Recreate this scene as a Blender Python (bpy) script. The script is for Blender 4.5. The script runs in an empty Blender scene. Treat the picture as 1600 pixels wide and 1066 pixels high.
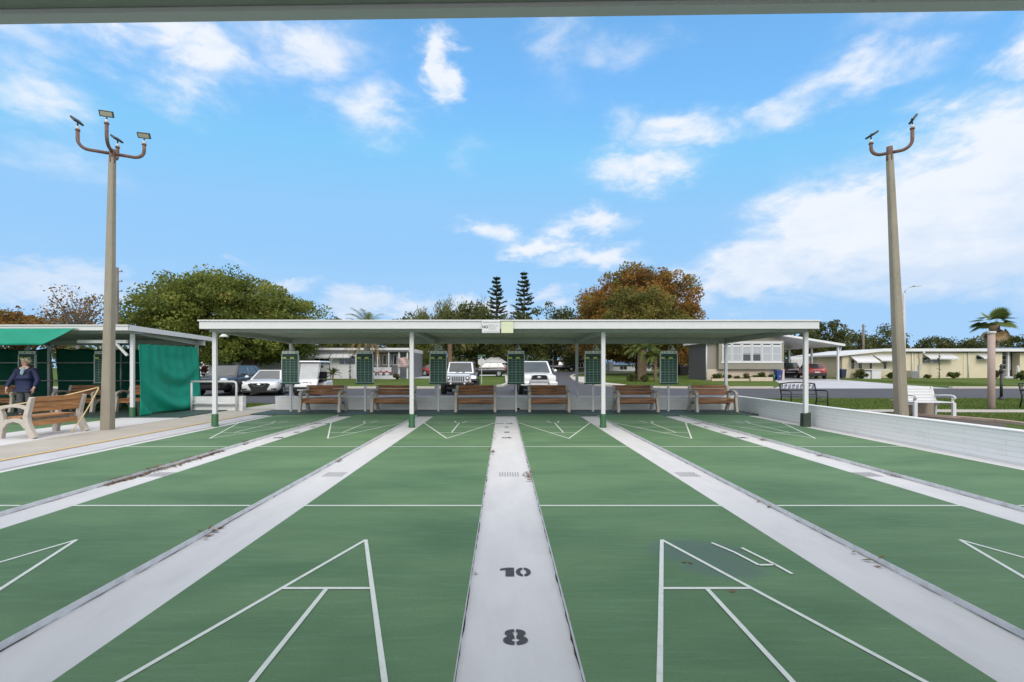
import bpy, bmesh, math, random
import numpy as np
from mathutils import Vector, Matrix

R = math.radians
random.seed(7)
scene = bpy.context.scene
COL = scene.collection

# ------------------------------------------------------------------ camera
EYE = 1.45          # metres above the courts
FOC = 735.0         # focal length in photograph pixels (1600 wide)
VX, VY = 787.0, 574.5
cam_data = bpy.data.cameras.new("camera")
cam = bpy.data.objects.new("camera", cam_data)
COL.objects.link(cam)
cam.location = (0, 0, EYE)
cam.rotation_euler = (R(90), 0, 0)
cam_data.sensor_width = 36
cam_data.lens = 36 * FOC / 1600
cam_data.shift_x = (800 - VX) / 1600
cam_data.shift_y = (VY - 533) / 1600
cam_data.clip_end = 3000
cam_data.clip_start = 0.05
scene.camera = cam

def PX(px, D): return (px - VX) / FOC * D            # metres to the side at distance D
def PZ(py, D): return EYE + (VY - py) / FOC * D      # metres of height at distance D
def GD(py, z=0.0): return (EYE - z) * FOC / (py - VY)  # distance of a ground point

# ------------------------------------------------------------------ world, sun, exposure
SUN_EL, SUN_AZ = R(34), R(173)      # azimuth clockwise from +Y : behind the camera
world = bpy.data.worlds.new("World")
scene.world = world
world.use_nodes = True
wt = world.node_tree
wt.nodes.clear()
def wn(t, **k):
    n = wt.nodes.new(t)
    for a, b in k.items(): setattr(n, a, b)
    return n
def wmath(op, a, b=None, c=None):
    n = wn('ShaderNodeMath', operation=op)
    for i, v in enumerate((a, b, c)):
        if v is None: continue
        if isinstance(v, (int, float)): n.inputs[i].default_value = v
        else: wt.links.new(v, n.inputs[i])
    return n.outputs[0]
def wstep(v, a, b):
    n = wn('ShaderNodeMapRange', interpolation_type='SMOOTHSTEP')
    wt.links.new(v, n.inputs[0]); n.inputs[1].default_value = a; n.inputs[2].default_value = b
    return n.outputs[0]
sky = wn('ShaderNodeTexSky', sky_type='NISHITA')
sky.sun_disc = False
sky.sun_elevation = SUN_EL
sky.sun_rotation = SUN_AZ
sky.altitude = 0
sky.air_density = 1.0
sky.dust_density = 0.4
sky.ozone_density = 2.2
tcw = wn('ShaderNodeTexCoord')
sepw = wn('ShaderNodeSeparateXYZ')
wt.links.new(tcw.outputs['Generated'], sepw.inputs[0])
az = wmath('ARCTAN2', sepw.outputs[0], sepw.outputs[1])
el = wmath('ARCSINE', sepw.outputs[2])
def wnoise(scale, detail, rough, vec, dist=0.0):
    n = wn('ShaderNodeTexNoise'); n.inputs['Scale'].default_value = scale
    n.inputs['Detail'].default_value = detail; n.inputs['Roughness'].default_value = rough
    n.inputs['Distortion'].default_value = dist
    wt.links.new(vec, n.inputs['Vector']); return n.outputs[0]
mapw = wn('ShaderNodeMapping'); mapw.inputs['Scale'].default_value = (1, 1, 2.1)
wt.links.new(tcw.outputs['Generated'], mapw.inputs[0])
fbm = wmath('ADD', wmath('MULTIPLY', wnoise(4.6, 9, 0.58, mapw.outputs[0], 0.3), 0.55), wmath('MULTIPLY', wnoise(12.0, 9, 0.62, mapw.outputs[0], 0.5), 0.45))
fbm2 = wnoise(1.7, 7, 0.55, mapw.outputs[0], 0.6)
warp = wnoise(2.6, 3, 0.5, mapw.outputs[0])
fineA = wnoise(9.0, 8, 0.6, mapw.outputs[0], 0.4); fineB = wnoise(10.5, 8, 0.6, mapw.outputs[0], 0.2)
az_w = wmath('ADD', wmath('ADD', az, wmath('MULTIPLY', wmath('SUBTRACT', warp, 0.5), 0.16)), wmath('MULTIPLY', wmath('SUBTRACT', fineA, 0.5), 0.22))
el_w = wmath('ADD', wmath('ADD', el, wmath('MULTIPLY', wmath('SUBTRACT', fbm2, 0.5), 0.10)), wmath('MULTIPLY', wmath('SUBTRACT', fineB, 0.5), 0.12))
# cloud banks: bearing (deg, + to the right), elevation (deg), half-widths (deg), weight
CLOUDS = [(44, 16, 9, 4.6, 2.0), (36, 14, 8, 4.2, 1.9), (28, 10.5, 7.5, 3.4, 1.6), (51, 11, 10, 6, 1.7), (40, 10.5, 10, 4.0, 1.5), (40.5, 20, 4.5, 2.0, 1.0), (47, 19, 4, 3.0, 1.0),
          (35, 7, 18, 3.2, .62), (22, 7.5, 9, 2.0, .5), (48, 24, 3, 3.4, .85), (37, 26.8, 5, 2.2, .85), (31, 26, 4.5, 1.8, .6), (22, 25.5, 6, 2.0, .78), (14.5, 27, 3, 2.5, .45), (17, 22.6, 5.5, 2.1, .85),
          (-1.3, 17, 3.2, 1.5, .72), (4, 15.2, 5, 1.3, .8), (11, 17, 5, 1.3, .78), (11, 13.3, 4.8, 1.6, .85), (7, 34, 4, 5, .42), (-4, 25, 3, 2, .25),
          (-8.3, 32, 2.2, 2.6, .9), (-15.7, 28, 4.0, 3.2, .72), (-20, 29, 4, 1.4, .35), (-37, 29.6, 11, 2.8, 1.05), (-33, 26.4, 4.5, 2.4, .80), (-45.5, 22.5, 6, 2.6, .7), (-25, 32.5, 9, 3, .72), (-47, 27, 6, 3, .6), (-44, 18, 5, 1.6, .35),
          (-44, 7, 7, 2.2, 1.3), (-30.7, 11.7, 3.6, 1.0, .5), (-24, 9.5, 5, 1.3, .8), (-14, 7.5, 6, 2.2, 1.4), (-4, 7.5, 6, 2.0, 1.3), (4, 8.5, 5, 1.6, .8), (-37, 6.5, 5, 1.6, .9), (15, 33.5, 6, 2, .4), (44, 31, 7, 3, .6)]
dens = None
for (a, e, sa, se, w) in CLOUDS:
    da = wmath('MULTIPLY', wmath('SUBTRACT', az_w, R(a)), 1 / R(sa))
    de = wmath('MULTIPLY', wmath('SUBTRACT', el_w, R(e)), 1 / R(se))
    r2 = wmath('ADD', wmath('MULTIPLY', da, da), wmath('MULTIPLY', de, de))
    g = wmath('MULTIPLY', wmath('EXPONENT', wmath('MULTIPLY', r2, -1.0)), w * 1.12)
    dens = g if dens is None else wmath('MAXIMUM', dens, g)
# the rest of the sky, out of frame, gets added cloud cover for a neutral ambient light
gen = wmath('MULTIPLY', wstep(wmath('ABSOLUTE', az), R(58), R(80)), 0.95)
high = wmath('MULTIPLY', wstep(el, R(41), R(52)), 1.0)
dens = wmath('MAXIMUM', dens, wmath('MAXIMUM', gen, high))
cl = wmath('MULTIPLY', dens, wmath('ADD', 0.30, wmath('MULTIPLY', wstep(fbm, 0.30, 0.68), 1.05)))
mask = wmath('MULTIPLY', wstep(cl, 0.05, 1.08), 0.95)
# thin veil towards the horizon
veil = wmath('MULTIPLY', wstep(el, R(16), R(0)), 0.30)
mask = wmath('MAXIMUM', mask, veil)
up = wn('ShaderNodeMixRGB', blend_type='MULTIPLY'); up.inputs[0].default_value = 1
wt.links.new(sky.outputs[0], up.inputs[1]); up.inputs[2].default_value = (1.05, 1.45, 1.50, 1)
add_ = wn('ShaderNodeMixRGB', blend_type='ADD'); add_.inputs[0].default_value = 1
wt.links.new(up.outputs[0], add_.inputs[1]); add_.inputs[2].default_value = (.48, 1.50, 2.95, 1)
cap_ = wn('ShaderNodeMixRGB', blend_type='DARKEN'); cap_.inputs[0].default_value = 1
wt.links.new(add_.outputs[0], cap_.inputs[1]); cap_.inputs[2].default_value = (2.55, 5.0, 8.0, 1)
ccol = wn('ShaderNodeMixRGB'); ccol.inputs[1].default_value = (5.3, 6.4, 7.9, 1); ccol.inputs[2].default_value = (7.5, 7.8, 8.35, 1)
wt.links.new(wstep(wmath('ADD', wmath('MULTIPLY', wmath('SUBTRACT', el_w, R(12)), 1.6), wmath('ADD', wmath('MULTIPLY', fbm2, 0.7), wmath('MULTIPLY', fineB, 0.5))), 0.38, 0.78), ccol.inputs[0])
mixw = wn('ShaderNodeMixRGB')
wt.links.new(mask, mixw.inputs[0]); wt.links.new(cap_.outputs[0], mixw.inputs[1]); wt.links.new(ccol.outputs[0], mixw.inputs[2])
bg = wn('ShaderNodeBackground'); bg.inputs['Strength'].default_value = 0.080
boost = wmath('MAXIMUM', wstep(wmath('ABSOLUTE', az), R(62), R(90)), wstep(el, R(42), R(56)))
bst = wn('ShaderNodeMixRGB', blend_type='MULTIPLY')        # unseen sky overhead and behind is brightened and warmed to lift ambient light
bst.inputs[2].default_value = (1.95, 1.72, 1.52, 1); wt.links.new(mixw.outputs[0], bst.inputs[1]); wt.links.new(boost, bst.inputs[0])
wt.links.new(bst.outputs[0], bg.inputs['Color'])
wo = wn('ShaderNodeOutputWorld'); wt.links.new(bg.outputs[0], wo.inputs[0])

sun_d = bpy.data.lights.new("sun", 'SUN')
sun_d.energy = 1.15
sun_d.angle = R(22)
sun_d.color = (1.0, 0.95, 0.87)
sun = bpy.data.objects.new("sun", sun_d); COL.objects.link(sun)
sdir = Vector((math.sin(SUN_AZ) * math.cos(SUN_EL), math.cos(SUN_AZ) * math.cos(SUN_EL), math.sin(SUN_EL)))
sun.rotation_euler = sdir.to_track_quat('Z', 'Y').to_euler()
sun.location = (0, 0, 40)

scene.view_settings.view_transform = 'Standard'
scene.view_settings.look = 'None'
scene.view_settings.exposure = 0.60
scene.view_settings.gamma = 1.0
scene.view_settings.use_curve_mapping = False

# ------------------------------------------------------------------ helpers
class MB:
    """collects faces of one mesh"""
    def __init__(s): s.v = []; s.f = []; s.m = []; s.sm = []
    def add(s, vs, fs, m=0, smooth=False):
        o = len(s.v); s.v += [tuple(p) for p in vs]
        for f in fs:
            s.f.append(tuple(i + o for i in f)); s.m.append(m); s.sm.append(smooth)
        return s
    def box(s, x0, x1, y0, y1, z0, z1, m=0):
        v = [(x, y, z) for z in (z0, z1) for y in (y0, y1) for x in (x0, x1)]
        return s.add(v, [(0, 2, 3, 1), (4, 5, 7, 6), (0, 1, 5, 4), (2, 6, 7, 3), (0, 4, 6, 2), (1, 3, 7, 5)], m)
    def hexa(s, p, m=0):     # 8 corners: bottom 4 ccw, top 4 ccw
        return s.add(p, [(3, 2, 1, 0), (4, 5, 6, 7), (0, 1, 5, 4), (1, 2, 6, 5), (2, 3, 7, 6), (3, 0, 4, 7)], m)
    def bar(s, a, b, w, h, m=0, up=(0, 0, 1)):
        a, b = Vector(a), Vector(b); d = (b - a).normalized(); u = Vector(up)
        if abs(d.dot(u)) > .98: u = Vector((0, 1, 0))
        sd = d.cross(u).normalized() * w / 2; u = sd.cross(d).normalized() * h / 2
        return s.hexa([a - sd - u, a + sd - u, b + sd - u, b - sd - u, a - sd + u, a + sd + u, b + sd + u, b - sd + u], m)
    def quad(s, a, b, c, d, m=0): return s.add([a, b, c, d], [(0, 1, 2, 3)], m)
    def tube(s, pts, r, n=10, m=0, cap=True, smooth=True):
        pts = [Vector(p) for p in pts]; k = len(pts)
        rs = r if isinstance(r, (list, tuple)) else [r] * k
        ref = None; vs = []; fs = []
        for i, p in enumerate(pts):
            t = (pts[min(i + 1, k - 1)] - pts[max(i - 1, 0)])
            t = t.normalized() if t.length > 1e-9 else Vector((0, 0, 1))
            if ref is None:
                ref = Vector((1, 0, 0)) if abs(t.x) < .8 else Vector((0, 1, 0))
            ref = (ref - t * ref.dot(t)).normalized(); b = t.cross(ref)
            for j in range(n):
                a = 2 * math.pi * j / n
                vs.append(p + (ref * math.cos(a) + b * math.sin(a)) * rs[i])
        for i in range(k - 1):
            for j in range(n):
                j2 = (j + 1) % n
                fs.append((i * n + j, i * n + j2, (i + 1) * n + j2, (i + 1) * n + j))
        s.add(vs, fs, m, smooth)
        if cap:
            o = len(s.v) - len(vs)
            s.f.append(tuple(o + j for j in reversed(range(n)))); s.m.append(m); s.sm.append(False)
            s.f.append(tuple(o + (k - 1) * n + j for j in range(n))); s.m.append(m); s.sm.append(False)
        return s
    def lathe(s, prof, c=(0, 0, 0), n=20, m=0, axis='z', smooth=True):
        vs = []; fs = []; k = len(prof)
        for (r, z) in prof:
            for j in range(n):
                a = 2 * math.pi * j / n; x, y = r * math.cos(a), r * math.sin(a)
                p = (x, y, z) if axis == 'z' else ((z, x, y) if axis == 'x' else (x, z, y))
                vs.append((p[0] + c[0], p[1] + c[1], p[2] + c[2]))
        for i in range(k - 1):
            for j in range(n):
                j2 = (j + 1) % n; q = (i * n + j, i * n + j2, (i + 1) * n + j2, (i + 1) * n + j)
                fs.append(q if axis != 'y' else q[::-1])
        s.add(vs, fs, m, smooth)
        return s
    def prism(s, poly, axis, a0, a1, m=0):
        """poly: 2-D outline; axis 'x': poly in (y,z); 'y': poly in (x,z); 'z': poly in (x,y)"""
        n = len(poly)
        def P(q, a): return (a, q[0], q[1]) if axis == 'x' else ((q[0], a, q[1]) if axis == 'y' else (q[0], q[1], a))
        vs = [P(q, a0) for q in poly] + [P(q, a1) for q in poly]
        fs = [tuple(reversed(range(n))), tuple(range(n, 2 * n))] + [(i, (i + 1) % n, n + (i + 1) % n, n + i) for i in range(n)]
        return s.add(vs, fs, m)
    def ribbon(s, path, ws, x0, x1, m=0):
        """a bent plate: path in (y,z) with widths, thickness x0..x1"""
        P = [Vector((a, b)) for a, b in path]; L = []; Rr = []
        for i, p in enumerate(P):
            t = (P[min(i + 1, len(P) - 1)] - P[max(i - 1, 0)]).normalized(); nrm = Vector((-t.y, t.x)) * ws[i] / 2
            L.append(p + nrm); Rr.append(p - nrm)
        vs = []
        for i in range(len(P)):
            vs += [(x0, L[i].x, L[i].y), (x1, L[i].x, L[i].y), (x1, Rr[i].x, Rr[i].y), (x0, Rr[i].x, Rr[i].y)]
        fs = []
        for i in range(len(P) - 1):
            o = i * 4
            for j in range(4):
                j2 = (j + 1) % 4; fs.append((o + j, o + j2, o + 4 + j2, o + 4 + j))
        e = (len(P) - 1) * 4
        fs += [(3, 2, 1, 0), (e, e + 1, e + 2, e + 3)]
        return s.add(vs, fs, m)
    def ball(s, c, r, n=12, m=0, sc=(1, 1, 1)):
        k = n // 2 + 1
        prof = [(math.sin(math.pi * i / k) * 1.0, -math.cos(math.pi * i / k)) for i in range(k + 1)]
        vs = []; fs = []
        for (a, z) in prof:
            for j in range(n):
                t = 2 * math.pi * j / n
                vs.append((c[0] + r * sc[0] * a * math.cos(t), c[1] + r * sc[1] * a * math.sin(t), c[2] + r * sc[2] * z))
        for i in range(k):
            for j in range(n):
                j2 = (j + 1) % n; fs.append((i * n + j, i * n + j2, (i + 1) * n + j2, (i + 1) * n + j))
        return s.add(vs, fs, m, True)
    def grid(s, fn, nu, nv, m=0, smooth=True):
        vs = [fn(i / nu, j / nv) for j in range(nv + 1) for i in range(nu + 1)]
        fs = [(j * (nu + 1) + i, j * (nu + 1) + i + 1, (j + 1) * (nu + 1) + i + 1, (j + 1) * (nu + 1) + i) for j in range(nv) for i in range(nu)]
        return s.add(vs, fs, m, smooth)
    def build(s, name, mats, parent=None, world=False, bevel=0, subsurf=0, fix=True, solid=0):
        me = bpy.data.meshes.new(name)
        off = Vector((0, 0, 0))
        if world and parent is not None: 
            p = parent
            while p is not None: off += p.location; p = p.parent
        me.from_pydata([(v[0] - off.x, v[1] - off.y, v[2] - off.z) for v in s.v], [], s.f)
        me.polygons.foreach_set('material_index', s.m); me.polygons.foreach_set('use_smooth', s.sm)
        for mt in (mats if isinstance(mats, (list, tuple)) else [mats]): me.materials.append(mt)
        if fix:
            bm = bmesh.new(); bm.from_mesh(me)
            if fix == 'weld': bmesh.ops.remove_doubles(bm, verts=bm.verts, dist=1e-5)
            bmesh.ops.recalc_face_normals(bm, faces=bm.faces); bm.to_mesh(me); bm.free()
        me.update()
        o = bpy.data.objects.new(name, me); COL.objects.link(o)
        if parent is not None: o.parent = parent
        if solid:
            d = o.modifiers.new('solid', 'SOLIDIFY'); d.thickness = solid; d.offset = 0
        if bevel:
            b = o.modifiers.new('bevel', 'BEVEL'); b.width = bevel; b.segments = 2; b.limit_method = 'ANGLE'; b.angle_limit = R(40)
        if subsurf:
            u = o.modifiers.new('sub', 'SUBSURF'); u.levels = subsurf; u.render_levels = subsurf
        return o

def tag(o, label=None, cat=None, group=None, kind=None):
    if label: o['label'] = label
    if cat: o['category'] = cat
    if group: o['group'] = group
    if kind: o['kind'] = kind
    return o
def thing(name, label, cat, loc=(0, 0, 0), rotz=0, group=None):
    o = bpy.data.objects.new(name, None); COL.objects.link(o)
    o.empty_display_size = .2; o.location = loc; o.rotation_euler = (0, 0, rotz)
    return tag(o, label, cat, group)
def struct(o): o['kind'] = 'structure'; return o
def copy_tree(o, parent=None):
    c = o.copy(); COL.objects.link(c); c.parent = parent
    for ch in list(o.children): copy_tree(ch, c)
    return c
def dup(o, loc, rotz, label, group=None):
    c = copy_tree(o); c.location = loc; c.rotation_euler = (0, 0, rotz); c['label'] = label
    if group: c['group'] = group
    return c

# ------------------------------------------------------------------ materials
def newmat(name):
    m = bpy.data.materials.new(name); m.use_nodes = True
    nt = m.node_tree; b = nt.nodes['Principled BSDF']
    return m, nt, b
def N(nt, t, **k):
    n = nt.nodes.new(t)
    for a, b in k.items(): setattr(n, a, b)
    return n
def c4(c): return (c[0], c[1], c[2], 1)
def surf(name, col, rough=.6, var=.12, scale=3.0, bump=0.0, bscale=40, metal=0.0, dirt=None, dirt_amt=.3, dscale=1.2, spec=.5, stretch=(1, 1, 1), coat=0, geo=False):
    """a surface with uneven tone, optional stains and grain"""
    m, nt, b = newmat(name); L = nt.links.new
    tc = N(nt, 'ShaderNodeTexCoord'); mp = N(nt, 'ShaderNodeMapping'); mp.inputs['Scale'].default_value = stretch
    L(tc.outputs['Object'], mp.inputs[0])
    n1 = N(nt, 'ShaderNodeTexNoise'); n1.inputs['Scale'].default_value = scale; n1.inputs['Detail'].default_value = 6; n1.inputs['Roughness'].default_value = .62
    L(mp.outputs[0], n1.inputs['Vector'])
    cr = N(nt, 'ShaderNodeMixRGB'); cr.inputs[1].default_value = c4([c * (1 - var) for c in col]); cr.inputs[2].default_value = c4([min(1, c * (1 + var)) for c in col])
    mr = N(nt, 'ShaderNodeMapRange'); mr.inputs[1].default_value = .3; mr.inputs[2].default_value = .7
    L(n1.outputs[0], mr.inputs[0]); L(mr.outputs[0], cr.inputs[0])
    out = cr.outputs[0]
    if dirt is not None:
        n2 = N(nt, 'ShaderNodeTexNoise'); n2.inputs['Scale'].default_value = dscale; n2.inputs['Detail'].default_value = 9; n2.inputs['Roughness'].default_value = .7
        L(mp.outputs[0], n2.inputs['Vector'])
        m2 = N(nt, 'ShaderNodeMapRange'); m2.inputs[1].default_value = .5; m2.inputs[2].default_value = .78; m2.inputs[4].default_value = dirt_amt
        L(n2.outputs[0], m2.inputs[0])
        mx = N(nt, 'ShaderNodeMixRGB'); L(m2.outputs[0], mx.inputs[0]); L(out, mx.inputs[1]); mx.inputs[2].default_value = c4(dirt); out = mx.outputs[0]
    L(out, b.inputs['Base Color'])
    b.inputs['Roughness'].default_value = rough; b.inputs['Metallic'].default_value = metal
    b.inputs['Specular IOR Level'].default_value = spec
    if coat: b.inputs['Coat Weight'].default_value = coat; b.inputs['Coat Roughness'].default_value = .05
    if bump:
        n3 = N(nt, 'ShaderNodeTexNoise'); n3.inputs['Scale'].default_value = bscale; n3.inputs['Detail'].default_value = 4
        L(mp.outputs[0], n3.inputs['Vector'])
        bp = N(nt, 'ShaderNodeBump'); bp.inputs['Strength'].default_value = bump; bp.inputs['Distance'].default_value = .02
        L(n3.outputs[0], bp.inputs['Height']); L(bp.outputs[0], b.inputs['Normal'])
    return m
def wood(name, c1, c2, axis=0):
    m, nt, b = newmat(name); L = nt.links.new
    tc = N(nt, 'ShaderNodeTexCoord'); mp = N(nt, 'ShaderNodeMapping')
    s = [26, 26, 26]; s[axis] = 1.6; mp.inputs['Scale'].default_value = s
    L(tc.outputs['Object'], mp.inputs[0])
    n = N(nt, 'ShaderNodeTexNoise'); n.inputs['Scale'].default_value = 1; n.inputs['Detail'].default_value = 6; n.inputs['Distortion'].default_value = .5
    L(mp.outputs[0], n.inputs['Vector'])
    r = N(nt, 'ShaderNodeValToRGB'); r.color_ramp.elements[0].position = .32; r.color_ramp.elements[1].position = .7
    r.color_ramp.elements[0].color = c4(c1); r.color_ramp.elements[1].color = c4(c2)
    L(n.outputs[0], r.inputs[0]); L(r.outputs[0], b.inputs['Base Color']); b.inputs['Roughness'].default_value = .55
    bp = N(nt, 'ShaderNodeBump'); bp.inputs['Strength'].default_value = .25; bp.inputs['Distance'].default_value = .004
    L(n.outputs[0], bp.inputs['Height']); L(bp.outputs[0], b.inputs['Normal'])
    return m
def foliage(name, stops, trans=.35, rough=.6):
    """leaf tint differs from clump to clump and leaf to leaf"""
    m, nt, b = newmat(name); L = nt.links.new
    at = N(nt, 'ShaderNodeAttribute', attribute_name='tint')
    r = N(nt, 'ShaderNodeValToRGB'); el_ = r.color_ramp.elements
    while len(el_) < len(stops): el_.new(.5)
    for e, (p, c) in zip(el_, stops): e.position = p; e.color = c4(c)
    L(at.outputs['Fac'], r.inputs[0]); L(r.outputs[0], b.inputs['Base Color'])
    b.inputs['Roughness'].default_value = rough; b.inputs['Specular IOR Level'].default_value = .25
    t = N(nt, 'ShaderNodeBsdfTranslucent'); L(r.outputs[0], t.inputs[0])
    mx = N(nt, 'ShaderNodeMixShader'); mx.inputs[0].default_value = trans
    L(b.outputs[0], mx.inputs[1]); L(t.outputs[0], mx.inputs[2]); L(mx.outputs[0], nt.nodes['Material Output'].inputs[0])
    return m
def glass_mat(name, col=(.02, .025, .03), rough=.06):
    m, nt, b = newmat(name)
    n = N(nt, 'ShaderNodeTexNoise'); n.inputs['Scale'].default_value = 2.5
    mx = N(nt, 'ShaderNodeMixRGB'); mx.inputs[1].default_value = c4(col); mx.inputs[2].default_value = c4([c * 1.6 for c in col])
    nt.links.new(n.outputs[0], mx.inputs[0]); nt.links.new(mx.outputs[0], b.inputs['Base Color'])
    b.inputs['Roughness'].default_value = rough; b.inputs['Specular IOR Level'].default_value = .8
    return m
def brickwall(name, col, mortar, ua, bw, bh, bump=.5):
    """painted masonry: courses run along axis ua ('x' or 'y'), stacked in z"""
    m, nt, b = newmat(name); L = nt.links.new
    tc = N(nt, 'ShaderNodeTexCoord'); sp = N(nt, 'ShaderNodeSeparateXYZ'); L(tc.outputs['Object'], sp.inputs[0])
    cb = N(nt, 'ShaderNodeCombineXYZ'); L(sp.outputs[0 if ua == 'x' else 1], cb.inputs[0]); L(sp.outputs[2], cb.inputs[1])
    nz = N(nt, 'ShaderNodeTexNoise'); nz.inputs['Scale'].default_value = 2.2; nz.inputs['Detail'].default_value = 3; L(tc.outputs['Object'], nz.inputs['Vector'])
    va = N(nt, 'ShaderNodeVectorMath', operation='MULTIPLY_ADD'); L(nz.outputs['Color'], va.inputs[0]); va.inputs[1].default_value = (.03, .012, 0); L(cb.outputs[0], va.inputs[2])
    br = N(nt, 'ShaderNodeTexBrick'); L(va.outputs[0], br.inputs['Vector'])
    br.inputs['Scale'].default_value = 1; br.inputs['Brick Width'].default_value = bw; br.inputs['Row Height'].default_value = bh
    br.inputs['Mortar Size'].default_value = .006; br.inputs['Mortar Smooth'].default_value = .5; br.inputs['Bias'].default_value = -.2
    br.inputs['Color1'].default_value = c4(col); br.inputs['Color2'].default_value = c4([c * .93 for c in col]); br.inputs['Mortar'].default_value = c4(mortar)
    n2 = N(nt, 'ShaderNodeTexNoise'); n2.inputs['Scale'].default_value = 3.5; n2.inputs['Detail'].default_value = 8; n2.inputs['Roughness'].default_value = .7; L(tc.outputs['Object'], n2.inputs['Vector'])
    mr = N(nt, 'ShaderNodeMapRange'); mr.inputs[1].default_value = .55; mr.inputs[2].default_value = .85; mr.inputs[4].default_value = .35; L(n2.outputs[0], mr.inputs[0])
    mx = N(nt, 'ShaderNodeMixRGB'); L(mr.outputs[0], mx.inputs[0]); L(br.outputs['Color'], mx.inputs[1]); mx.inputs[2].default_value = c4([c * .55 for c in col])
    L(mx.outputs[0], b.inputs['Base Color']); b.inputs['Roughness'].default_value = .75
    n3 = N(nt, 'ShaderNodeTexNoise'); n3.inputs['Scale'].default_value = 30; L(tc.outputs['Object'], n3.inputs['Vector'])
    ad = N(nt, 'ShaderNodeMath', operation='MULTIPLY_ADD'); L(br.outputs['Fac'], ad.inputs[0]); ad.inputs[1].default_value = -1; L(n3.outputs[0], ad.inputs[2])
    bp = N(nt, 'ShaderNodeBump'); bp.inputs['Strength'].default_value = bump; bp.inputs['Distance'].default_value = .008; L(ad.outputs[0], bp.inputs['Height']); L(bp.outputs[0], b.inputs['Normal'])
    return m
def siding(name, col, pitch, vertical=False, dark=.72):
    """lap siding: fine joint lines every `pitch` metres"""
    m, nt, b = newmat(name); L = nt.links.new
    tc = N(nt, 'ShaderNodeTexCoord'); sp = N(nt, 'ShaderNodeSeparateXYZ'); L(tc.outputs['Object'], sp.inputs[0])
    if vertical:
        src = N(nt, 'ShaderNodeMath', operation='ADD'); L(sp.outputs[0], src.inputs[0]); L(sp.outputs[1], src.inputs[1]); s_ = src.outputs[0]
    else: s_ = sp.outputs[2]
    dv = N(nt, 'ShaderNodeMath', operation='DIVIDE'); L(s_, dv.inputs[0]); dv.inputs[1].default_value = pitch
    fr = N(nt, 'ShaderNodeMath', operation='FRACT'); L(dv.outputs[0], fr.inputs[0])
    mr = N(nt, 'ShaderNodeMapRange'); mr.inputs[1].default_value = 0; mr.inputs[2].default_value = .12; L(fr.outputs[0], mr.inputs[0])
    nz = N(nt, 'ShaderNodeTexNoise'); nz.inputs['Scale'].default_value = 1.2; nz.inputs['Detail'].default_value = 6; L(tc.outputs['Object'], nz.inputs['Vector'])
    base = N(nt, 'ShaderNodeMixRGB'); base.inputs[1].default_value = c4([c * .9 for c in col]); base.inputs[2].default_value = c4([c * 1.08 for c in col]); L(nz.outputs[0], base.inputs[0])
    mx = N(nt, 'ShaderNodeMixRGB'); mx.inputs[1].default_value = c4([c * dark for c in col]); L(base.outputs[0], mx.inputs[2]); L(mr.outputs[0], mx.inputs[0])
    L(mx.outputs[0], b.inputs['Base Color']); b.inputs['Roughness'].default_value = .6
    bp = N(nt, 'ShaderNodeBump'); bp.inputs['Strength'].default_value = .5; bp.inputs['Distance'].default_value = .02; L(fr.outputs[0], bp.inputs['Height']); L(bp.outputs[0], b.inputs['Normal'])
    return m
def grass_mat(name, a, b_, c_):
    m, nt, b = newmat(name); L = nt.links.new
    tc = N(nt, 'ShaderNodeTexCoord')
    n1 = N(nt, 'ShaderNodeTexNoise'); n1.inputs['Scale'].default_value = .35; n1.inputs['Detail'].default_value = 8; n1.inputs['Roughness'].default_value = .65; L(tc.outputs['Object'], n1.inputs['Vector'])
    n2 = N(nt, 'ShaderNodeTexNoise'); n2.inputs['Scale'].default_value = 9; n2.inputs['Detail'].default_value = 6; n2.inputs['Roughness'].default_value = .75; L(tc.outputs['Object'], n2.inputs['Vector'])
    r = N(nt, 'ShaderNodeValToRGB'); e = r.color_ramp.elements; e[0].position = .36; e[0].color = c4(a); e[1].position = .7; e[1].color = c4(c_); x = e.new(.5); x.color = c4(b_)
    ad = N(nt, 'ShaderNodeMixRGB'); ad.inputs[0].default_value = .42; L(n1.outputs[0], ad.inputs[1]); L(n2.outputs[0], ad.inputs[2]); L(ad.outputs[0], r.inputs[0])
    L(r.outputs[0], b.inputs['Base Color']); b.inputs['Roughness'].default_value = .9; b.inputs['Specular IOR Level'].default_value = .15
    n3 = N(nt, 'ShaderNodeTexNoise'); n3.inputs['Scale'].default_value = 60; n3.inputs['Detail'].default_value = 3; L(tc.outputs['Object'], n3.inputs['Vector'])
    bp = N(nt, 'ShaderNodeBump'); bp.inputs['Strength'].default_value = .8; bp.inputs['Distance'].default_value = .04; L(n3.outputs[0], bp.inputs['Height']); L(bp.outputs[0], b.inputs['Normal'])
    return m
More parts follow.
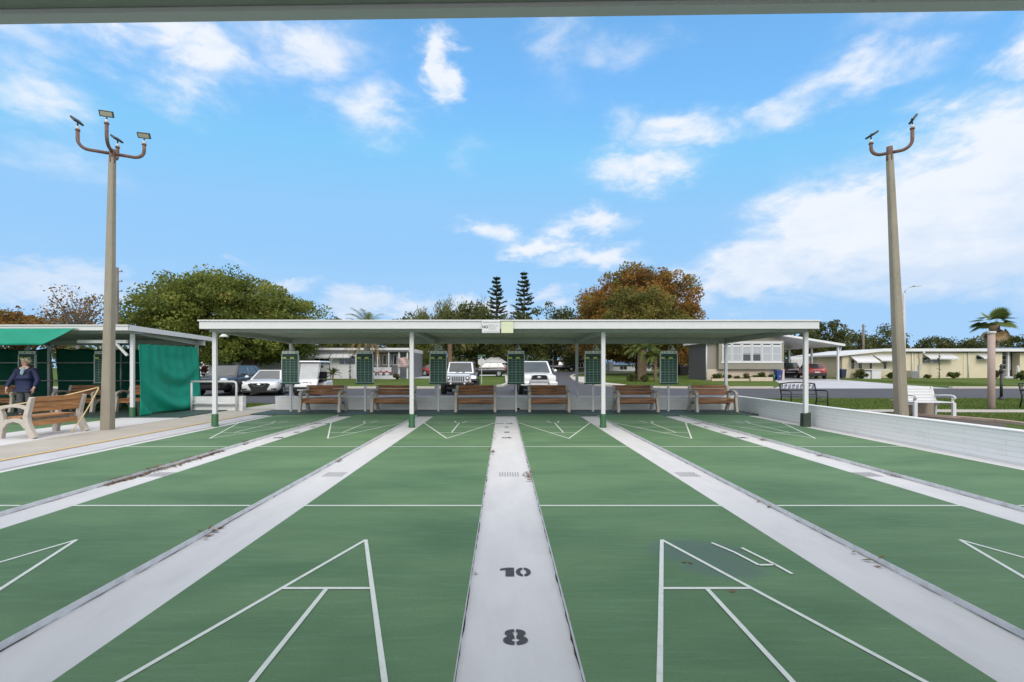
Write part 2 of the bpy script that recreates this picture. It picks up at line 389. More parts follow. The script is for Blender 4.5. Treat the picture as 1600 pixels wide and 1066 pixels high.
def court_mat():
    m, nt, b = newmat('court_green'); L = nt.links.new
    tc = N(nt, 'ShaderNodeTexCoord')
    mp = N(nt, 'ShaderNodeMapping'); mp.inputs['Scale'].default_value = (.55, 1.5, 1); L(tc.outputs['Object'], mp.inputs[0])
    n1 = N(nt, 'ShaderNodeTexNoise'); n1.inputs['Scale'].default_value = .9; n1.inputs['Detail'].default_value = 9; n1.inputs['Roughness'].default_value = .6; n1.inputs['Distortion'].default_value = .4; L(mp.outputs[0], n1.inputs['Vector'])
    r = N(nt, 'ShaderNodeValToRGB'); e = r.color_ramp.elements
    e[0].position = .33; e[0].color = (.072, .150, .070, 1); e[1].position = .70; e[1].color = (.128, .224, .106, 1); L(n1.outputs[0], r.inputs[0])
    # pale scuffs dragged along the lanes
    mp2 = N(nt, 'ShaderNodeMapping'); mp2.inputs['Scale'].default_value = (1.4, 14, 1); L(tc.outputs['Object'], mp2.inputs[0])
    n2 = N(nt, 'ShaderNodeTexNoise'); n2.inputs['Scale'].default_value = 1.6; n2.inputs['Detail'].default_value = 7; n2.inputs['Roughness'].default_value = .7; L(mp2.outputs[0], n2.inputs['Vector'])
    mr = N(nt, 'ShaderNodeMapRange'); mr.inputs[1].default_value = .50; mr.inputs[2].default_value = .80; mr.inputs[4].default_value = .46; L(n2.outputs[0], mr.inputs[0])
    mx = N(nt, 'ShaderNodeMixRGB'); L(mr.outputs[0], mx.inputs[0]); L(r.outputs[0], mx.inputs[1]); mx.inputs[2].default_value = (.16, .30, .19, 1)
    # damp grey stain on the lane right of the centre gutter
    sp = N(nt, 'ShaderNodeSeparateXYZ'); L(tc.outputs['Object'], sp.inputs[0])
    def gau(x, y, sx, sy):
        a = N(nt, 'ShaderNodeMath', operation='SUBTRACT'); L(sp.outputs[0], a.inputs[0]); a.inputs[1].default_value = x
        a2 = N(nt, 'ShaderNodeMath', operation='DIVIDE'); L(a.outputs[0], a2.inputs[0]); a2.inputs[1].default_value = sx
        c = N(nt, 'ShaderNodeMath', operation='SUBTRACT'); L(sp.outputs[1], c.inputs[0]); c.inputs[1].default_value = y
        c2 = N(nt, 'ShaderNodeMath', operation='DIVIDE'); L(c.outputs[0], c2.inputs[0]); c2.inputs[1].default_value = sy
        p = N(nt, 'ShaderNodeMath', operation='MULTIPLY'); L(a2.outputs[0], p.inputs[0]); L(a2.outputs[0], p.inputs[1])
        q = N(nt, 'ShaderNodeMath', operation='MULTIPLY_ADD'); L(c2.outputs[0], q.inputs[0]); L(c2.outputs[0], q.inputs[1]); L(p.outputs[0], q.inputs[2])
        return q.outputs[0]
    g1 = gau(1.52, 3.72, .36, .26); g2 = gau(1.60, 3.42, .30, .20)
    mn = N(nt, 'ShaderNodeMath', operation='MINIMUM'); L(g1, mn.inputs[0]); L(g2, mn.inputs[1])
    n4 = N(nt, 'ShaderNodeTexNoise'); n4.inputs['Scale'].default_value = 4.5; n4.inputs['Detail'].default_value = 5; L(tc.outputs['Object'], n4.inputs['Vector'])
    ad = N(nt, 'ShaderNodeMath', operation='MULTIPLY_ADD'); L(n4.outputs[0], ad.inputs[0]); ad.inputs[1].default_value = 1.5; L(mn.outputs[0], ad.inputs[2])
    ms = N(nt, 'ShaderNodeMapRange', interpolation_type='SMOOTHSTEP'); ms.inputs[1].default_value = 2.3; ms.inputs[2].default_value = 1.0; ms.inputs[3].default_value = 0; ms.inputs[4].default_value = .70; L(ad.outputs[0], ms.inputs[0])
    mz = N(nt, 'ShaderNodeMixRGB'); L(ms.outputs[0], mz.inputs[0]); L(mx.outputs[0], mz.inputs[1]); mz.inputs[2].default_value = (.088, .135, .120, 1)
    # fine speckle
    n5 = N(nt, 'ShaderNodeTexNoise'); n5.inputs['Scale'].default_value = 55; n5.inputs['Detail'].default_value = 3; L(tc.outputs['Object'], n5.inputs['Vector'])
    m5 = N(nt, 'ShaderNodeMapRange'); m5.inputs[1].default_value = .35; m5.inputs[2].default_value = .7; m5.inputs[3].default_value = .94; m5.inputs[4].default_value = 1.05; L(n5.outputs[0], m5.inputs[0])
    mf = N(nt, 'ShaderNodeMixRGB', blend_type='MULTIPLY'); mf.inputs[0].default_value = 1; L(mz.outputs[0], mf.inputs[1]); L(m5.outputs[0], mf.inputs[2])
    L(mf.outputs[0], b.inputs['Base Color']); b.inputs['Roughness'].default_value = .72; b.inputs['Specular IOR Level'].default_value = .3
    bp = N(nt, 'ShaderNodeBump'); bp.inputs['Strength'].default_value = .12; bp.inputs['Distance'].default_value = .004; L(n5.outputs[0], bp.inputs['Height']); L(bp.outputs[0], b.inputs['Normal'])
    return m

M = {}
M['court'] = court_mat()
M['lane_white'] = surf('lane_white', (.575, .573, .568), .7, .05, 2.5, .15, 60, dirt=(.42, .42, .41), dirt_amt=.4, dscale=2.2, stretch=(1.6, .6, 1))
M['curb_white'] = surf('curb_white', (.58, .60, .62), .75, .10, 9, .4, 50, dirt=(.22, .22, .21), dirt_amt=.55, dscale=6)
M['line'] = surf('line_paint', (.64, .68, .62), .6, .05, 30, dirt=(.30, .38, .31), dirt_amt=.5, dscale=14)
M['numeral'] = surf('numeral_paint', (.045, .05, .055), .7, .25, 60)
M['grille_slot'] = surf('drain_slot', (.33, .33, .34), .8, .2, 20)
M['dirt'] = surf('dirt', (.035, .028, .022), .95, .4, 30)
M['leaf_litter'] = surf('leaf_litter', (.16, .105, .05), .9, .5, 14)
M['deck'] = surf('deck_green', (.030, .062, .052), .6, .25, 2.5, .1, 50, dirt=(.07, .10, .09), dirt_amt=.4, dscale=1.5)
M['concrete'] = surf('concrete', (.40, .37, .32), .85, .10, 1.6, .3, 60, dirt=(.24, .22, .19), dirt_amt=.4, dscale=.9)
M['concrete_pale'] = surf('concrete_pale', (.47, .47, .49), .85, .09, 1.8, .3, 60, dirt=(.30, .30, .31), dirt_amt=.45, dscale=1.3)
M['yellow'] = surf('yellow_paint', (.62, .42, .12), .7, .12, 14, dirt=(.4, .36, .3), dirt_amt=.7, dscale=5)
M['white'] = surf('white_metal', (.555, .565, .575), .45, .05, 3, dirt=(.38, .38, .36), dirt_amt=.35, dscale=3)
M['ceiling'] = surf('ceiling_panel', (.44, .46, .40), .5, .06, 1.2, dirt=(.44, .47, .44), dirt_amt=.35, dscale=2.0)
M['beam'] = surf('beam_metal', (.36, .39, .37), .5, .10, 2, dirt=(.2, .21, .2), dirt_amt=.4, dscale=4)
M['eave'] = surf('eave_metal', (.27, .30, .25), .5, .08, 2.5, dirt=(.12, .13, .1), dirt_amt=.35, dscale=9)
M['post_green'] = surf('post_base_green', (.02, .10, .035), .5, .2, 8, dirt=(.10, .08, .05), dirt_amt=.5, dscale=9)
M['post_dark'] = surf('post_base_dark', (.02, .035, .025), .6, .4, 12, dirt=(.13, .10, .07), dirt_amt=.6, dscale=9)
M['pole'] = surf('concrete_pole', (.26, .235, .185), .9, .14, 2.2, .5, 30, dirt=(.15, .13, .10), dirt_amt=.5, dscale=3, stretch=(1, 1, .35))
M['rust'] = surf('rusty_pipe', (.135, .078, .062), .7, .4, 9, .2, 40, dirt=(.30, .10, .04), dirt_amt=.6, dscale=6)
M['lamp_dark'] = surf('lamp_housing', (.04, .042, .04), .5, .2, 8)
M['lamp_face'] = surf('lamp_face', (.34, .33, .27), .3, .06, 20)
M['galv'] = surf('galvanised', (.42, .43, .43), .45, .12, 6, metal=.5)
M['bench_wood'] = wood('bench_wood', (.14, .055, .020), (.40, .175, .062))
M['bench_wood_pale'] = wood('bench_wood_pale', (.25, .112, .042), (.52, .26, .105))
M['bench_conc'] = surf('bench_frame_concrete', (.42, .385, .34), .85, .1, 8, .3, 60, dirt=(.22, .19, .15), dirt_amt=.5, dscale=5)
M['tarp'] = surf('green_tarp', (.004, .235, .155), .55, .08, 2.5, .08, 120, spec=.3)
M['tarp_dark'] = surf('green_tarp_shaded', (.004, .095, .062), .75, .18, 1.2, spec=.2)  # tarp green darkened: shade under the roof is put into the colour
M['board'] = surf('board_green', (.014, .075, .055), .45, .15, 6)
M['board_line'] = surf('board_line', (.46, .60, .50), .5, .08, 30)
M['board_frame'] = surf('board_frame', (.74, .78, .76), .5, .15, 20)
M['board_yellow'] = surf('board_yellow', (.72, .72, .06), .5, .08, 20)
M['black'] = surf('black_paint', (.012, .012, .013), .45, .2, 12)
M['rubber'] = surf('tyre_rubber', (.014, .014, .015), .85, .25, 20)
M['rim'] = surf('alloy_rim', (.55, .56, .58), .3, .08, 15, metal=.8)
M['chrome'] = surf('chrome', (.72, .73, .75), .18, .05, 8, metal=.95)
M['lens'] = surf('head_lens', (.62, .64, .66), .1, .15, 30, spec=.9)
M['glass'] = glass_mat('car_glass', (.035, .045, .050))
M['glass_house'] = glass_mat('house_glass', (.02, .023, .026), .08)
M['screen'] = surf('window_screen', (.055, .058, .06), .8, .1, 20)
M['curtain'] = surf('pale_blind', (.33, .355, .38), .7, .10, 7, stretch=(6, 6, .6))
M['red_lens'] = surf('tail_lens', (.42, .012, .015), .2, .2, 20)
M['asphalt'] = surf('asphalt', (.062, .062, .070), .9, .12, .6, .4, 90, dirt=(.040, .040, .044), dirt_amt=.5, dscale=.35)
M['kerb'] = surf('kerb_concrete', (.46, .43, .38), .85, .1, 2, dirt=(.28, .26, .23), dirt_amt=.4, dscale=2)
M['driveway'] = surf('driveway', (.43, .44, .47), .85, .07, .8, .2, 60, dirt=(.30, .31, .33), dirt_amt=.5, dscale=.35)
M['grass'] = grass_mat('lawn', (.045, .085, .014), (.082, .125, .022), (.150, .165, .045))
M['grass_dry'] = grass_mat('lawn_dry', (.055, .080, .017), (.10, .120, .028), (.165, .150, .055))
M['blade'] = foliage('grass_blade', [(0, (.045, .090, .012)), (.6, (.10, .16, .025)), (1, (.22, .21, .075))], .3)
M['mulch'] = surf('mulch', (.085, .068, .052), .95, .4, 14, .8, 50)
M['paver_pink'] = surf('paver_edge', (.42, .32, .26), .85, .15, 6)
M['wall_x'] = brickwall('painted_wall_rear', (.70, .71, .70), (.58, .59, .58), 'x', .405, .155)
M['wall_y'] = brickwall('painted_wall_side', (.76, .78, .79), (.62, .64, .65), 'y', 1.35, .082, .45)
M['cap'] = surf('wall_cap', (.70, .71, .71), .6, .05, 5, dirt=(.45, .44, .40), dirt_amt=.4, dscale=4)
M['bark'] = surf('bark', (.085, .062, .045), .95, .35, 3, .8, 18, stretch=(1, 1, .35))
M['bark_grey'] = surf('bark_grey', (.16, .14, .12), .95, .3, 3, .8, 18, stretch=(1, 1, .35))
M['palm_bark'] = surf('palm_bark', (.15, .10, .065), .95, .35, 5, .8, 14)
M['olive'] = foliage('oak_leaves', [(0, (0.04857, 0.0793, 0.01652)), (.4, (0.1388, 0.1776, 0.03634)), (.75, (0.229, 0.2459, 0.04956)), (1, (0.3331, 0.3013, 0.07434))], .42)
M['autumn'] = foliage('autumn_leaves', [(0, (0.08925, 0.0609, 0.0168)), (.3, (0.1995, 0.1103, 0.0273)), (.55, (0.336, 0.1628, 0.0378)), (.75, (0.252, 0.1837, 0.0399)), (1, (0.1575, 0.1785, 0.0378))], .42)
M['mixed'] = foliage('mixed_leaves', [(0, (0.0715, 0.0806, 0.0182)), (.5, (0.1885, 0.169, 0.039)), (.8, (0.286, 0.2145, 0.052)), (1, (0.338, 0.195, 0.0546))], .42)
M['dark_leaf'] = foliage('dark_leaves', [(0, (0.02587, 0.04025, 0.01294)), (.5, (0.07906, 0.09488, 0.02587)), (1, (0.1796, 0.1725, 0.04312))], .4)
M['pine'] = foliage('pine_needles', [(0, (.020, .032, .014)), (.6, (.048, .064, .028)), (1, (.09, .10, .04))], .2)
M['weep'] = foliage('weeping_leaves', [(0, (0.0585, 0.0754, 0.0182)), (.6, (0.143, 0.1625, 0.039)), (1, (0.247, 0.234, 0.065))], .42)
M['bush'] = foliage('bush_leaves', [(0, (.028, .045, .009)), (.6, (.075, .105, .020)), (1, (.19, .17, .035))])
M['palm'] = foliage('palm_leaves', [(0, (0.052, 0.0845, 0.0195)), (.6, (0.143, 0.1885, 0.0455)), (1, (0.273, 0.26, 0.0715))], .38)
M['palm_dead'] = foliage('dead_palm_leaves', [(0, (.16, .10, .045)), (.6, (.28, .19, .085)), (1, (.40, .29, .15))], .25)
M['red_bush'] = foliage('red_bush_leaves', [(0, (.05, .012, .008)), (.6, (.12, .035, .018)), (1, (.16, .09, .03))], .25)

# ------------------------------------------------------------------ the ground
def hz(y):                       # the land rises a little beyond the road
    return .013 * (min(max(y, 32.5), 100) - 32.5)
def sheet(name, pts, mat, lift=.004, thick=None):
    mb = MB()
    if thick is None:
        mb.add([(x, y, hz(y) + lift) for x, y in pts], [tuple(range(len(pts)))])
        return struct(mb.build(name, mat))
    n = len(pts)
    vs = [(x, y, hz(y) + lift) for x, y in pts] + [(x, y, hz(y) + lift - thick) for x, y in pts]
    mb.add(vs, [tuple(range(n)), tuple(range(2 * n - 1, n - 1, -1))] + [(i, n + i, n + (i + 1) % n, (i + 1) % n) for i in range(n)])
    return struct(mb.build(name, mat))

X6 = [(-6.94, -5.07), (-4.52, -2.66), (-2.086, -.233), (.38, 2.28), (2.87, 4.80), (5.40, 7.34)]
Y0, Y1 = -1.3, 14.45
GZ = -.05
xs = [-900, -200, -60, -40, 8.03, 40, 80, 200, 900]
ys = [-900, -100, -16, 16.15, 22, 32.5, 60, 100, 300, 1200]
gm = MB()
for i in range(len(xs) - 1):
    for j in range(len(ys) - 1):
        if i == 3 and j == 2: continue
        a, b, c, d = xs[i], xs[i + 1], ys[j], ys[j + 1]
        gm.quad((a, c, hz(c)), (b, c, hz(c)), (b, d, hz(d)), (a, d, hz(d)))
gm.quad((-40, -16, -.14), (8.03, -16, -.14), (8.03, 16.15, -.14), (-40, 16.15, -.14))
g = struct(gm.build('ground', M['grass'], fix=False))

# courts: raised green slabs with white-painted edges
for k, (a, b) in enumerate(X6):
    mb = MB(); mb.box(a, b, Y0, Y1, -.13, 0)
    mb.m = [1] * 6; mb.m[1] = 0
    c = struct(mb.build('court_slab', [M['court'], M['curb_white']]))
    cx = (a + b) / 2
    ln = MB(); w = .029; z = .0035
    def seg(x0, y0, x1, y1, ww=w, dz=0):
        d = Vector((x1 - x0, y1 - y0)).normalized(); n = Vector((-d.y, d.x)) * ww / 2
        ln.quad((x0 - n.x, y0 - n.y, z + dz), (x1 - n.x, y1 - n.y, z + dz), (x1 + n.x, y1 + n.y, z + dz), (x0 + n.x, y0 + n.y, z + dz))
    hw = .93
    for apex, sgn in ((3.955, -1), (9.60, 1)):
        base = apex + sgn * 2.72; l8 = apex + sgn * .87; l7 = apex + sgn * 1.83
        off = base + sgn * .42
        slope = hw / 2.72
        seg(cx, apex, cx - hw, base); seg(cx, apex, cx + hw, base, w, .0004)
        seg(cx - slope * .86, l8, cx + slope * .86, l8, w, .0008)
        seg(cx - slope * 1.83, l7, cx + slope * 1.83, l7, w, .0008)
        seg(a, base, b, base, w, .0012); seg(a, off, b, off, w, .0012)
        seg(cx, l8 , cx, base, w, .0016)
        seg(cx - .08, base, cx - .17, off, w, .0016); seg(cx + .08, base, cx + .17, off, w, .0016)
    seg(a, 4.935, b, 4.935, .034); seg(a, 8.62, b, 8.62, .034)
    if k == 3:     # stray line fragments on this lane
        pts = [(1112, 849), (1148, 864), (1186, 884)]
        for p, q in zip(pts, pts[1:]):
            seg(PX(p[0], GD(p[1])), GD(p[1]), PX(q[0], GD(q[1])), GD(q[1]), .026, .002)
        for p, q in (((1186, 884), (1211, 883.5)), ((1159, 857), (1209, 882)), ((1209, 882), (1238, 898))):
            seg(PX(p[0], GD(p[1])), GD(p[1]), PX(q[0], GD(q[1])), GD(q[1]), .026, .0024)
    ln.build('court_lines', M['line'], c, fix=False)

# gutters between the courts
gut = [(X6[i][1], X6[i + 1][0]) for i in range(5)]
GUT = []
for a, b in gut:
    mb = MB(); mb.box(a, b, Y0, Y1, -.12, GZ)
    GUT.append(struct(mb.build('gutter', M['lane_white'])))
    x = (a + b) / 2 + .0
    mb = MB(); D = 6.6                                # painted drain grating
    for i in range(8):
        xx = x - .125 + i * .036
        mb.box(xx - .009, xx + .009, D - .13, D + .13, GZ, GZ + .0035)
    mb.build('drain_grating', M['grille_slot'], GUT[-1], fix=False)

# stencilled numerals on the gutters
def arc(cx, cy, rx, ry, a0, a1, n=14): return [(cx + rx * math.cos(R(a0 + (a1 - a0) * i / n)), cy + ry * math.sin(R(a0 + (a1 - a0) * i / n))) for i in range(n + 1)]
def numeral(txt, cx, cy, h, w, flip, parent):
    """one stencil numeral per mesh, lying on the gutter floor; h along the lane, w across"""
    n = len(txt); s = -1 if flip else 1; gap = w * .12
    for i, ch in enumerate(txt):
        ox = (i - (n - 1) / 2) * (w + gap)
        mb = MB(); zz = [.004]
        def poly(ps): mb.add([(cx + s * (ox + p[0] * w), cy + s * p[1] * h, GZ + zz[0]) for p in ps], [tuple(range(len(ps)))])
        def ring(px, py, rx, ry, ix, iy, a0, a1):
            o = arc(px, py, rx, ry, a0, a1); q = arc(px, py, ix, iy, a0, a1)
            for j in range(len(o) - 1): poly([q[j], o[j], o[j + 1], q[j + 1]])
        if ch == '0':
            ring(.02, 0, .5, .5, .19, .29, -86, 86); ring(-.02, 0, .5, .5, .19, .29, 94, 266)
        elif ch == '8':
            ring(.02, -.20, .5, .30, .14, .10, -86, 86); ring(-.02, -.20, .5, .30, .14, .10, 94, 266)
            zz[0] = .0047; ring(.02, .25, .43, .25, .11, .07, -70, 86); ring(-.02, .25, .43, .25, .11, .07, 94, 250)
        elif ch == '1': poly([(-.12, -.5), (.48, -.5), (.48, .5), (.02, .5), (-.5, .37), (-.5, .17), (-.12, .24)])
        elif ch == '7': poly([(-.45, .5), (.45, .5), (.45, .27), (.05, -.5), (-.32, -.5), (.06, .22), (-.45, .22)])
        elif ch == 'F': poly([(-.4, -.5), (-.1, -.5), (-.1, -.12), (.3, -.12), (.3, .1), (-.1, .1), (-.1, .26), (.42, .26), (.42, .5), (-.4, .5)])
        if mb.v: mb.build('numeral', M['numeral'], parent, fix=False)
xc = (gut[2][0] + gut[2][1]) / 2
numeral('10', .085, 3.447, .145, .105, False, GUT[2])
numeral('8', .065, 2.615, .150, .132, False, GUT[2])
numeral('7', .065, 1.75, .150, .132, False, GUT[2])
for gi in (0, 2, 4):
    xx = (gut[gi][0] + gut[gi][1]) / 2
    numeral('10', xx, 10.05, .15, .105, True, GUT[gi]); numeral('8', xx, 10.9, .15, .13, True, GUT[gi])
    numeral('7', xx, 11.85, .15, .13, True, GUT[gi]); numeral('10', xx + .09, 12.6, .15, .09, True, GUT[gi]); numeral('0FF', xx - .19, 12.6, .15, .07, True, GUT[gi])

# black grime and leaf bits along the foot of the slab edges
rnd = random.Random(3)
dm = MB()
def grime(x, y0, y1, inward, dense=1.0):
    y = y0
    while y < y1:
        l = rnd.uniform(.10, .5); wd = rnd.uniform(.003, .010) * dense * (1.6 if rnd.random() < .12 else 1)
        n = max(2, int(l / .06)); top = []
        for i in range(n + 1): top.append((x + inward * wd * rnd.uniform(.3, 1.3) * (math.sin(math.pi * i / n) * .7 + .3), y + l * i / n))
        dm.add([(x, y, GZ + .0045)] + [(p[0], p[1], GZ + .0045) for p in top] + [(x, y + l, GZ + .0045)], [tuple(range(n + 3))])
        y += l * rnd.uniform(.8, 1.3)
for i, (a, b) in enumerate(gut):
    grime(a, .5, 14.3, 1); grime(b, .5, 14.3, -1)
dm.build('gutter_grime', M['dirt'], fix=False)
tag(bpy.data.objects['gutter_grime'], kind='stuff', label='dark grime line along the feet of the court edges', cat='dirt')
lm = MB()
def flakes(x, y, sx, sy, n, size=.035):
    for _ in range(n):
        c = Vector((x + rnd.gauss(0, sx), y + rnd.gauss(0, sy), 0))
        if any(p - .01 < c.x < q + .01 for p, q in X6): c.z = .006
        else: c.z = GZ + .006 + rnd.random() * .015
        a = rnd.random() * 6.28; u = Vector((math.cos(a), math.sin(a), rnd.uniform(-.2, .35))) * size * rnd.uniform(.5, 1.4); v = Vector((-math.sin(a), math.cos(a), rnd.uniform(0, .4))) * size * rnd.uniform(.15, .5)
        lm.quad(c - u, c - v, c + u, c + v)
for y in np.linspace(6.0, 8.4, 60): flakes(gut[0][0] + .04 + .02 * math.sin(y * 9), float(y), .018 + .02 * max(0, math.sin((y - 6) / 2.4 * 3.1)), .03, 6)
for (x, y, n) in ((gut[2][1] - .05, 6.55, 14), (gut[2][1] - .04, 6.32, 8), (gut[2][0] + .03, 8.35, 12), (gut[2][0] + .02, 10.6, 5), (gut[2][0] + .02, 9.9, 5), (gut[0][0] + .03, 9.2, 12), (gut[1][0] + .03, 4.2, 10), (gut[1][0] + .03, 7.5, 8), (gut[3][1] - .03, 3.6, 4), (gut[3][1] - .03, 5.2, 3), (gut[4][1] - .05, 9.7, 14), (gut[4][1] - .05, 8.0, 10), (gut[4][1] - .04, 6.5, 8)):
    flakes(x, y, .025, .08, n, .04)
for (px, py) in ((743, 887), (1142, 925), (1145, 924), (1078, 880), (1070, 879)):
    flakes(PX(px, GD(py)), GD(py), .006, .006, 3, .022)
lm.build('leaf_litter', M['leaf_litter'], fix=False)
tag(bpy.data.objects['leaf_litter'], kind='stuff', label='dry brown leaf bits blown into the white gutters', cat='leaf litter')

def slab(name, x0, x1, y0, y1, top, mat, bot=-.13):
    return struct(MB().box(x0, x1, y0, y1, bot, top).build(name, mat))
slab('gutter_edge', -7.22, -6.94, Y0, Y1, GZ + .02, M['lane_white'])
slab('pavement_band', -7.80, -7.22, Y0, Y1, -.012, M['concrete_pale'])
slab('path', -9.32, -7.80, Y0, 16.15, 0, M['concrete'])
slab('white_floor', -11.0, -9.32, Y0, 13.55, .004, M['lane_white'])
slab('gutter_edge', 7.34, 7.83, Y0, Y1, GZ + .02, M['lane_white'])
slab('shelter_floor', -7.78, 7.83, Y1, 15.9, .025, M['deck'])
slab('shelter_floor', -39, -9.34, 13.56, 16.6, .02, M['deck'])
slab('court_slab', -39, -11.0, Y0, 13.55, -.004, M['court'])
slab('shelter_floor', -39, 7.83, -12, Y0, .01, M['concrete_pale'])
sheet('yellow_line', [(-7.89, Y0), (-7.805, Y0), (-7.805, 15.5), (-7.89, 15.5)], M['yellow'], .004)
sheet('path', [(-9.3, 16.15), (-7.8, 16.15), (-7.2, 22), (-8.9, 22)], M['concrete'], .006)

# roads
sheet('road', [(-160, 22), (160, 22), (160, 32.5), (-160, 32.5)], M['asphalt'], .006)
sheet('side_road', [(-3.2, 32.5), (-1.0, 33.6), (.0, 35.2), (.4, 38), (.4, 84), (60, 84), (60, 76), (13.5, 76), (9.5, 64), (7.9, 56), (6.9, 47), (6.5, 40), (7.0, 36.6), (8.3, 34.6), (11, 32.9), (13, 32.5)], M['asphalt'], .006)
sheet('driveway', [(18.6, 32.5), (31, 32.5), (34.5, 49), (34.5, 56), (26.5, 56), (26.5, 46), (22, 37)], M['driveway'], .006)
sheet('parking', [(-28, 18.9), (-8.6, 18.9), (-8.6, 22), (-28, 22)], M['asphalt'], .010)
sheet('driveway', [(-16, 52), (-6, 52), (-6, 60), (.4, 62), (.4, 66), (-16, 66)], M['driveway'], .006)
def kerb(pts, w=.28, h=.11):
    mb = MB()
    for (p, q) in zip(pts, pts[1:]):
        a = Vector((p[0], p[1], hz(p[1]) + h / 2)); b = Vector((q[0], q[1], hz(q[1]) + h / 2)); d = (b - a).normalized() * .02
        mb.bar(a - d, b + d, w, h + .06)
    return struct(mb.build('kerb', M['kerb']))
kerb([(-160, 32.6), (-3.4, 32.6), (-1.0, 33.8), (-.1, 35.3), (.3, 38), (.3, 58)])
kerb([(60, 75.9), (13.5, 75.9), (9.6, 64), (8.0, 56), (7.0, 47), (6.6, 40), (7.1, 36.7), (8.4, 34.7), (11, 33.0), (13, 32.6), (18.6, 32.6)])
kerb([(31, 32.6), (160, 32.6)])
sheet('pavement', [(8.05, 56), (7.15, 47.5), (6.75, 40.2), (7.3, 37), (8.6, 35), (9.5, 36.2), (8.6, 40), (9.0, 47), (9.6, 55)], M['kerb'], .09)
# right-hand walk, mulch bed and edging
sheet('path', [(9.6, 15.2), (14, 15.2), (30, 14.6), (60, 13), (60, 14.2), (30, 15.75), (14, 16.2), (9.6, 16.0)], M['concrete'], .012)
sheet('mulch_bed', [(8.1, 8), (11.6, 10.8), (13.4, 12.6), (12.6, 14.2), (8.6, 14.6), (8.1, 13)], M['mulch'], .008)
mb = MB()
ed = [(12.4, 14.2), (12.95, 13.3), (13.2, 12.6), (13.1, 11.8), (12.9, 11.2), (13.2, 10.6)]
for p, q in zip(ed, ed[1:]): mb.bar((p[0], p[1], .02), (q[0], q[1], .02), .16, .10)
struct(mb.build('garden_edging', M['paver_pink']))

# grass blades where the lawn is near enough to read
def quads_mesh(name, V, tint, mat, parent=None, tri=False):
    k = 3 if tri else 4; n = len(V) // k
    me = bpy.data.meshes.new(name)
    me.vertices.add(len(V)); me.vertices.foreach_set('co', np.asarray(V, dtype=np.float32).ravel())
    me.loops.add(n * k); me.loops.foreach_set('vertex_index', np.arange(n * k, dtype=np.int32))
    me.polygons.add(n); me.polygons.foreach_set('loop_start', np.arange(0, n * k, k, dtype=np.int32))
    try: me.polygons.foreach_set('loop_total', np.full(n, k, dtype=np.int32))
    except Exception: pass
    at = me.attributes.new('tint', 'FLOAT', 'FACE'); at.data.foreach_set('value', np.clip(tint, 0, 1).astype(np.float32))
    me.update(calc_edges=True); me.materials.append(mat)
    o = bpy.data.objects.new(name, me); COL.objects.link(o)
    if parent is not None: o.parent = parent
    return o
rg = np.random.default_rng(5)
def blades(n, xr, yr, keep):
    x = rg.uniform(*xr, n); y = rg.uniform(*yr, n); k = keep(x, y); x, y = x[k], y[k]; n = len(x)
    h = rg.uniform(.02, .075, n); a = rg.uniform(0, 6.28, n); w = .012
    z = np.array([hz(t) for t in y])
    p0 = np.stack([x - np.cos(a) * w, y - np.sin(a) * w, z], 1); p1 = np.stack([x + np.cos(a) * w, y + np.sin(a) * w, z], 1)
    p2 = np.stack([x + rg.normal(0, .025, n), y + rg.normal(0, .025, n), z + h], 1)
    return np.stack([p0, p1, p2], 1).reshape(-1, 3), rg.beta(2, 2, n)
def near_keep(x, y):
    path = (x > 9.5) & (y > 13.0) & (y < 16.25) & (np.abs(y - (15.9 - .05 * (x - 9.6))) < .75)
    bed = (x < 13.3) & (y < 14.5)
    return ~path & ~bed & (x > 8.1)
V1, t1 = blades(90000, (8.2, 32), (10, 22), near_keep)
V2, t2 = blades(16000, (-9.0, -7.0), (16.3, 18.8), lambda x, y: x > -7.6 + (y - 16) * .08)
V3, t3 = blades(26000, (-20, -9.4), (16.3, 18.8), lambda x, y: x < -9.2)
V4, t4 = blades(60000, (8, 40), (32.9, 46), lambda x, y: (x < 17.5) | (x > 34.5))
gb = quads_mesh('grass', np.concatenate([V1, V2, V3, V4]), np.concatenate([t1, t2, t3, t4]), M['blade'], tri=True)
tag(gb, kind='stuff', label='short mown grass blades of the lawns beside the courts', cat='grass')

# ------------------------------------------------------------------ walls
t = thing('low_wall', 'low white painted block wall running behind the row of benches', 'wall', (0, 15.95, 0))
MB().box(-7.72, 7.83, 15.9, 16.1, -.1, .46).build('masonry', M['wall_x'], t, True)
MB().box(-7.73, 7.84, 15.88, 16.12, .46, .475).build('coping', M['cap'], t, True)
t = thing('low_wall', 'long white slump-block wall along the right edge of the courts', 'wall', (7.93, 6, 0))
MB().box(7.84, 8.02, -8, 16.12, -.13, .462).build('masonry', M['wall_y'], t, True)
MB().box(7.825, 8.035, -8, 16.14, .465, .49).build('coping', M['cap'], t, True, bevel=.006)
t = thing('low_wall', 'short white panelled wall with pipe railing left of the concrete path', 'wall', (-9.8, 15.95, 0))
MB().box(-10.55, -8.93, 15.9, 16.02, -.05, .47).build('masonry', M['wall_x'], t, True)
MB().box(-10.56, -8.92, 15.87, 16.05, .17, .23).build('ledge', M['white'], t, True)
MB().box(-8.93, -8.80, 15.86, 16.06, -.05, .48).build('pillar', M['wall_x'], t, True)
t = thing('railing', 'white pipe railing in front of the short panelled wall', 'railing', (-9.7, 15.75, 0))
mb = MB(); mb.tube([(-10.45, 15.75, .98), (-9.06, 15.75, .98), (-8.98, 15.75, .96), (-8.95, 15.75, .90), (-8.95, 15.75, .02)], .035)
mb.build('rail', M['white'], t, True)
MB().tube([(-10.45, 15.75, .02), (-10.45, 15.75, .945)], .033).build('post', M['white'], t, True)
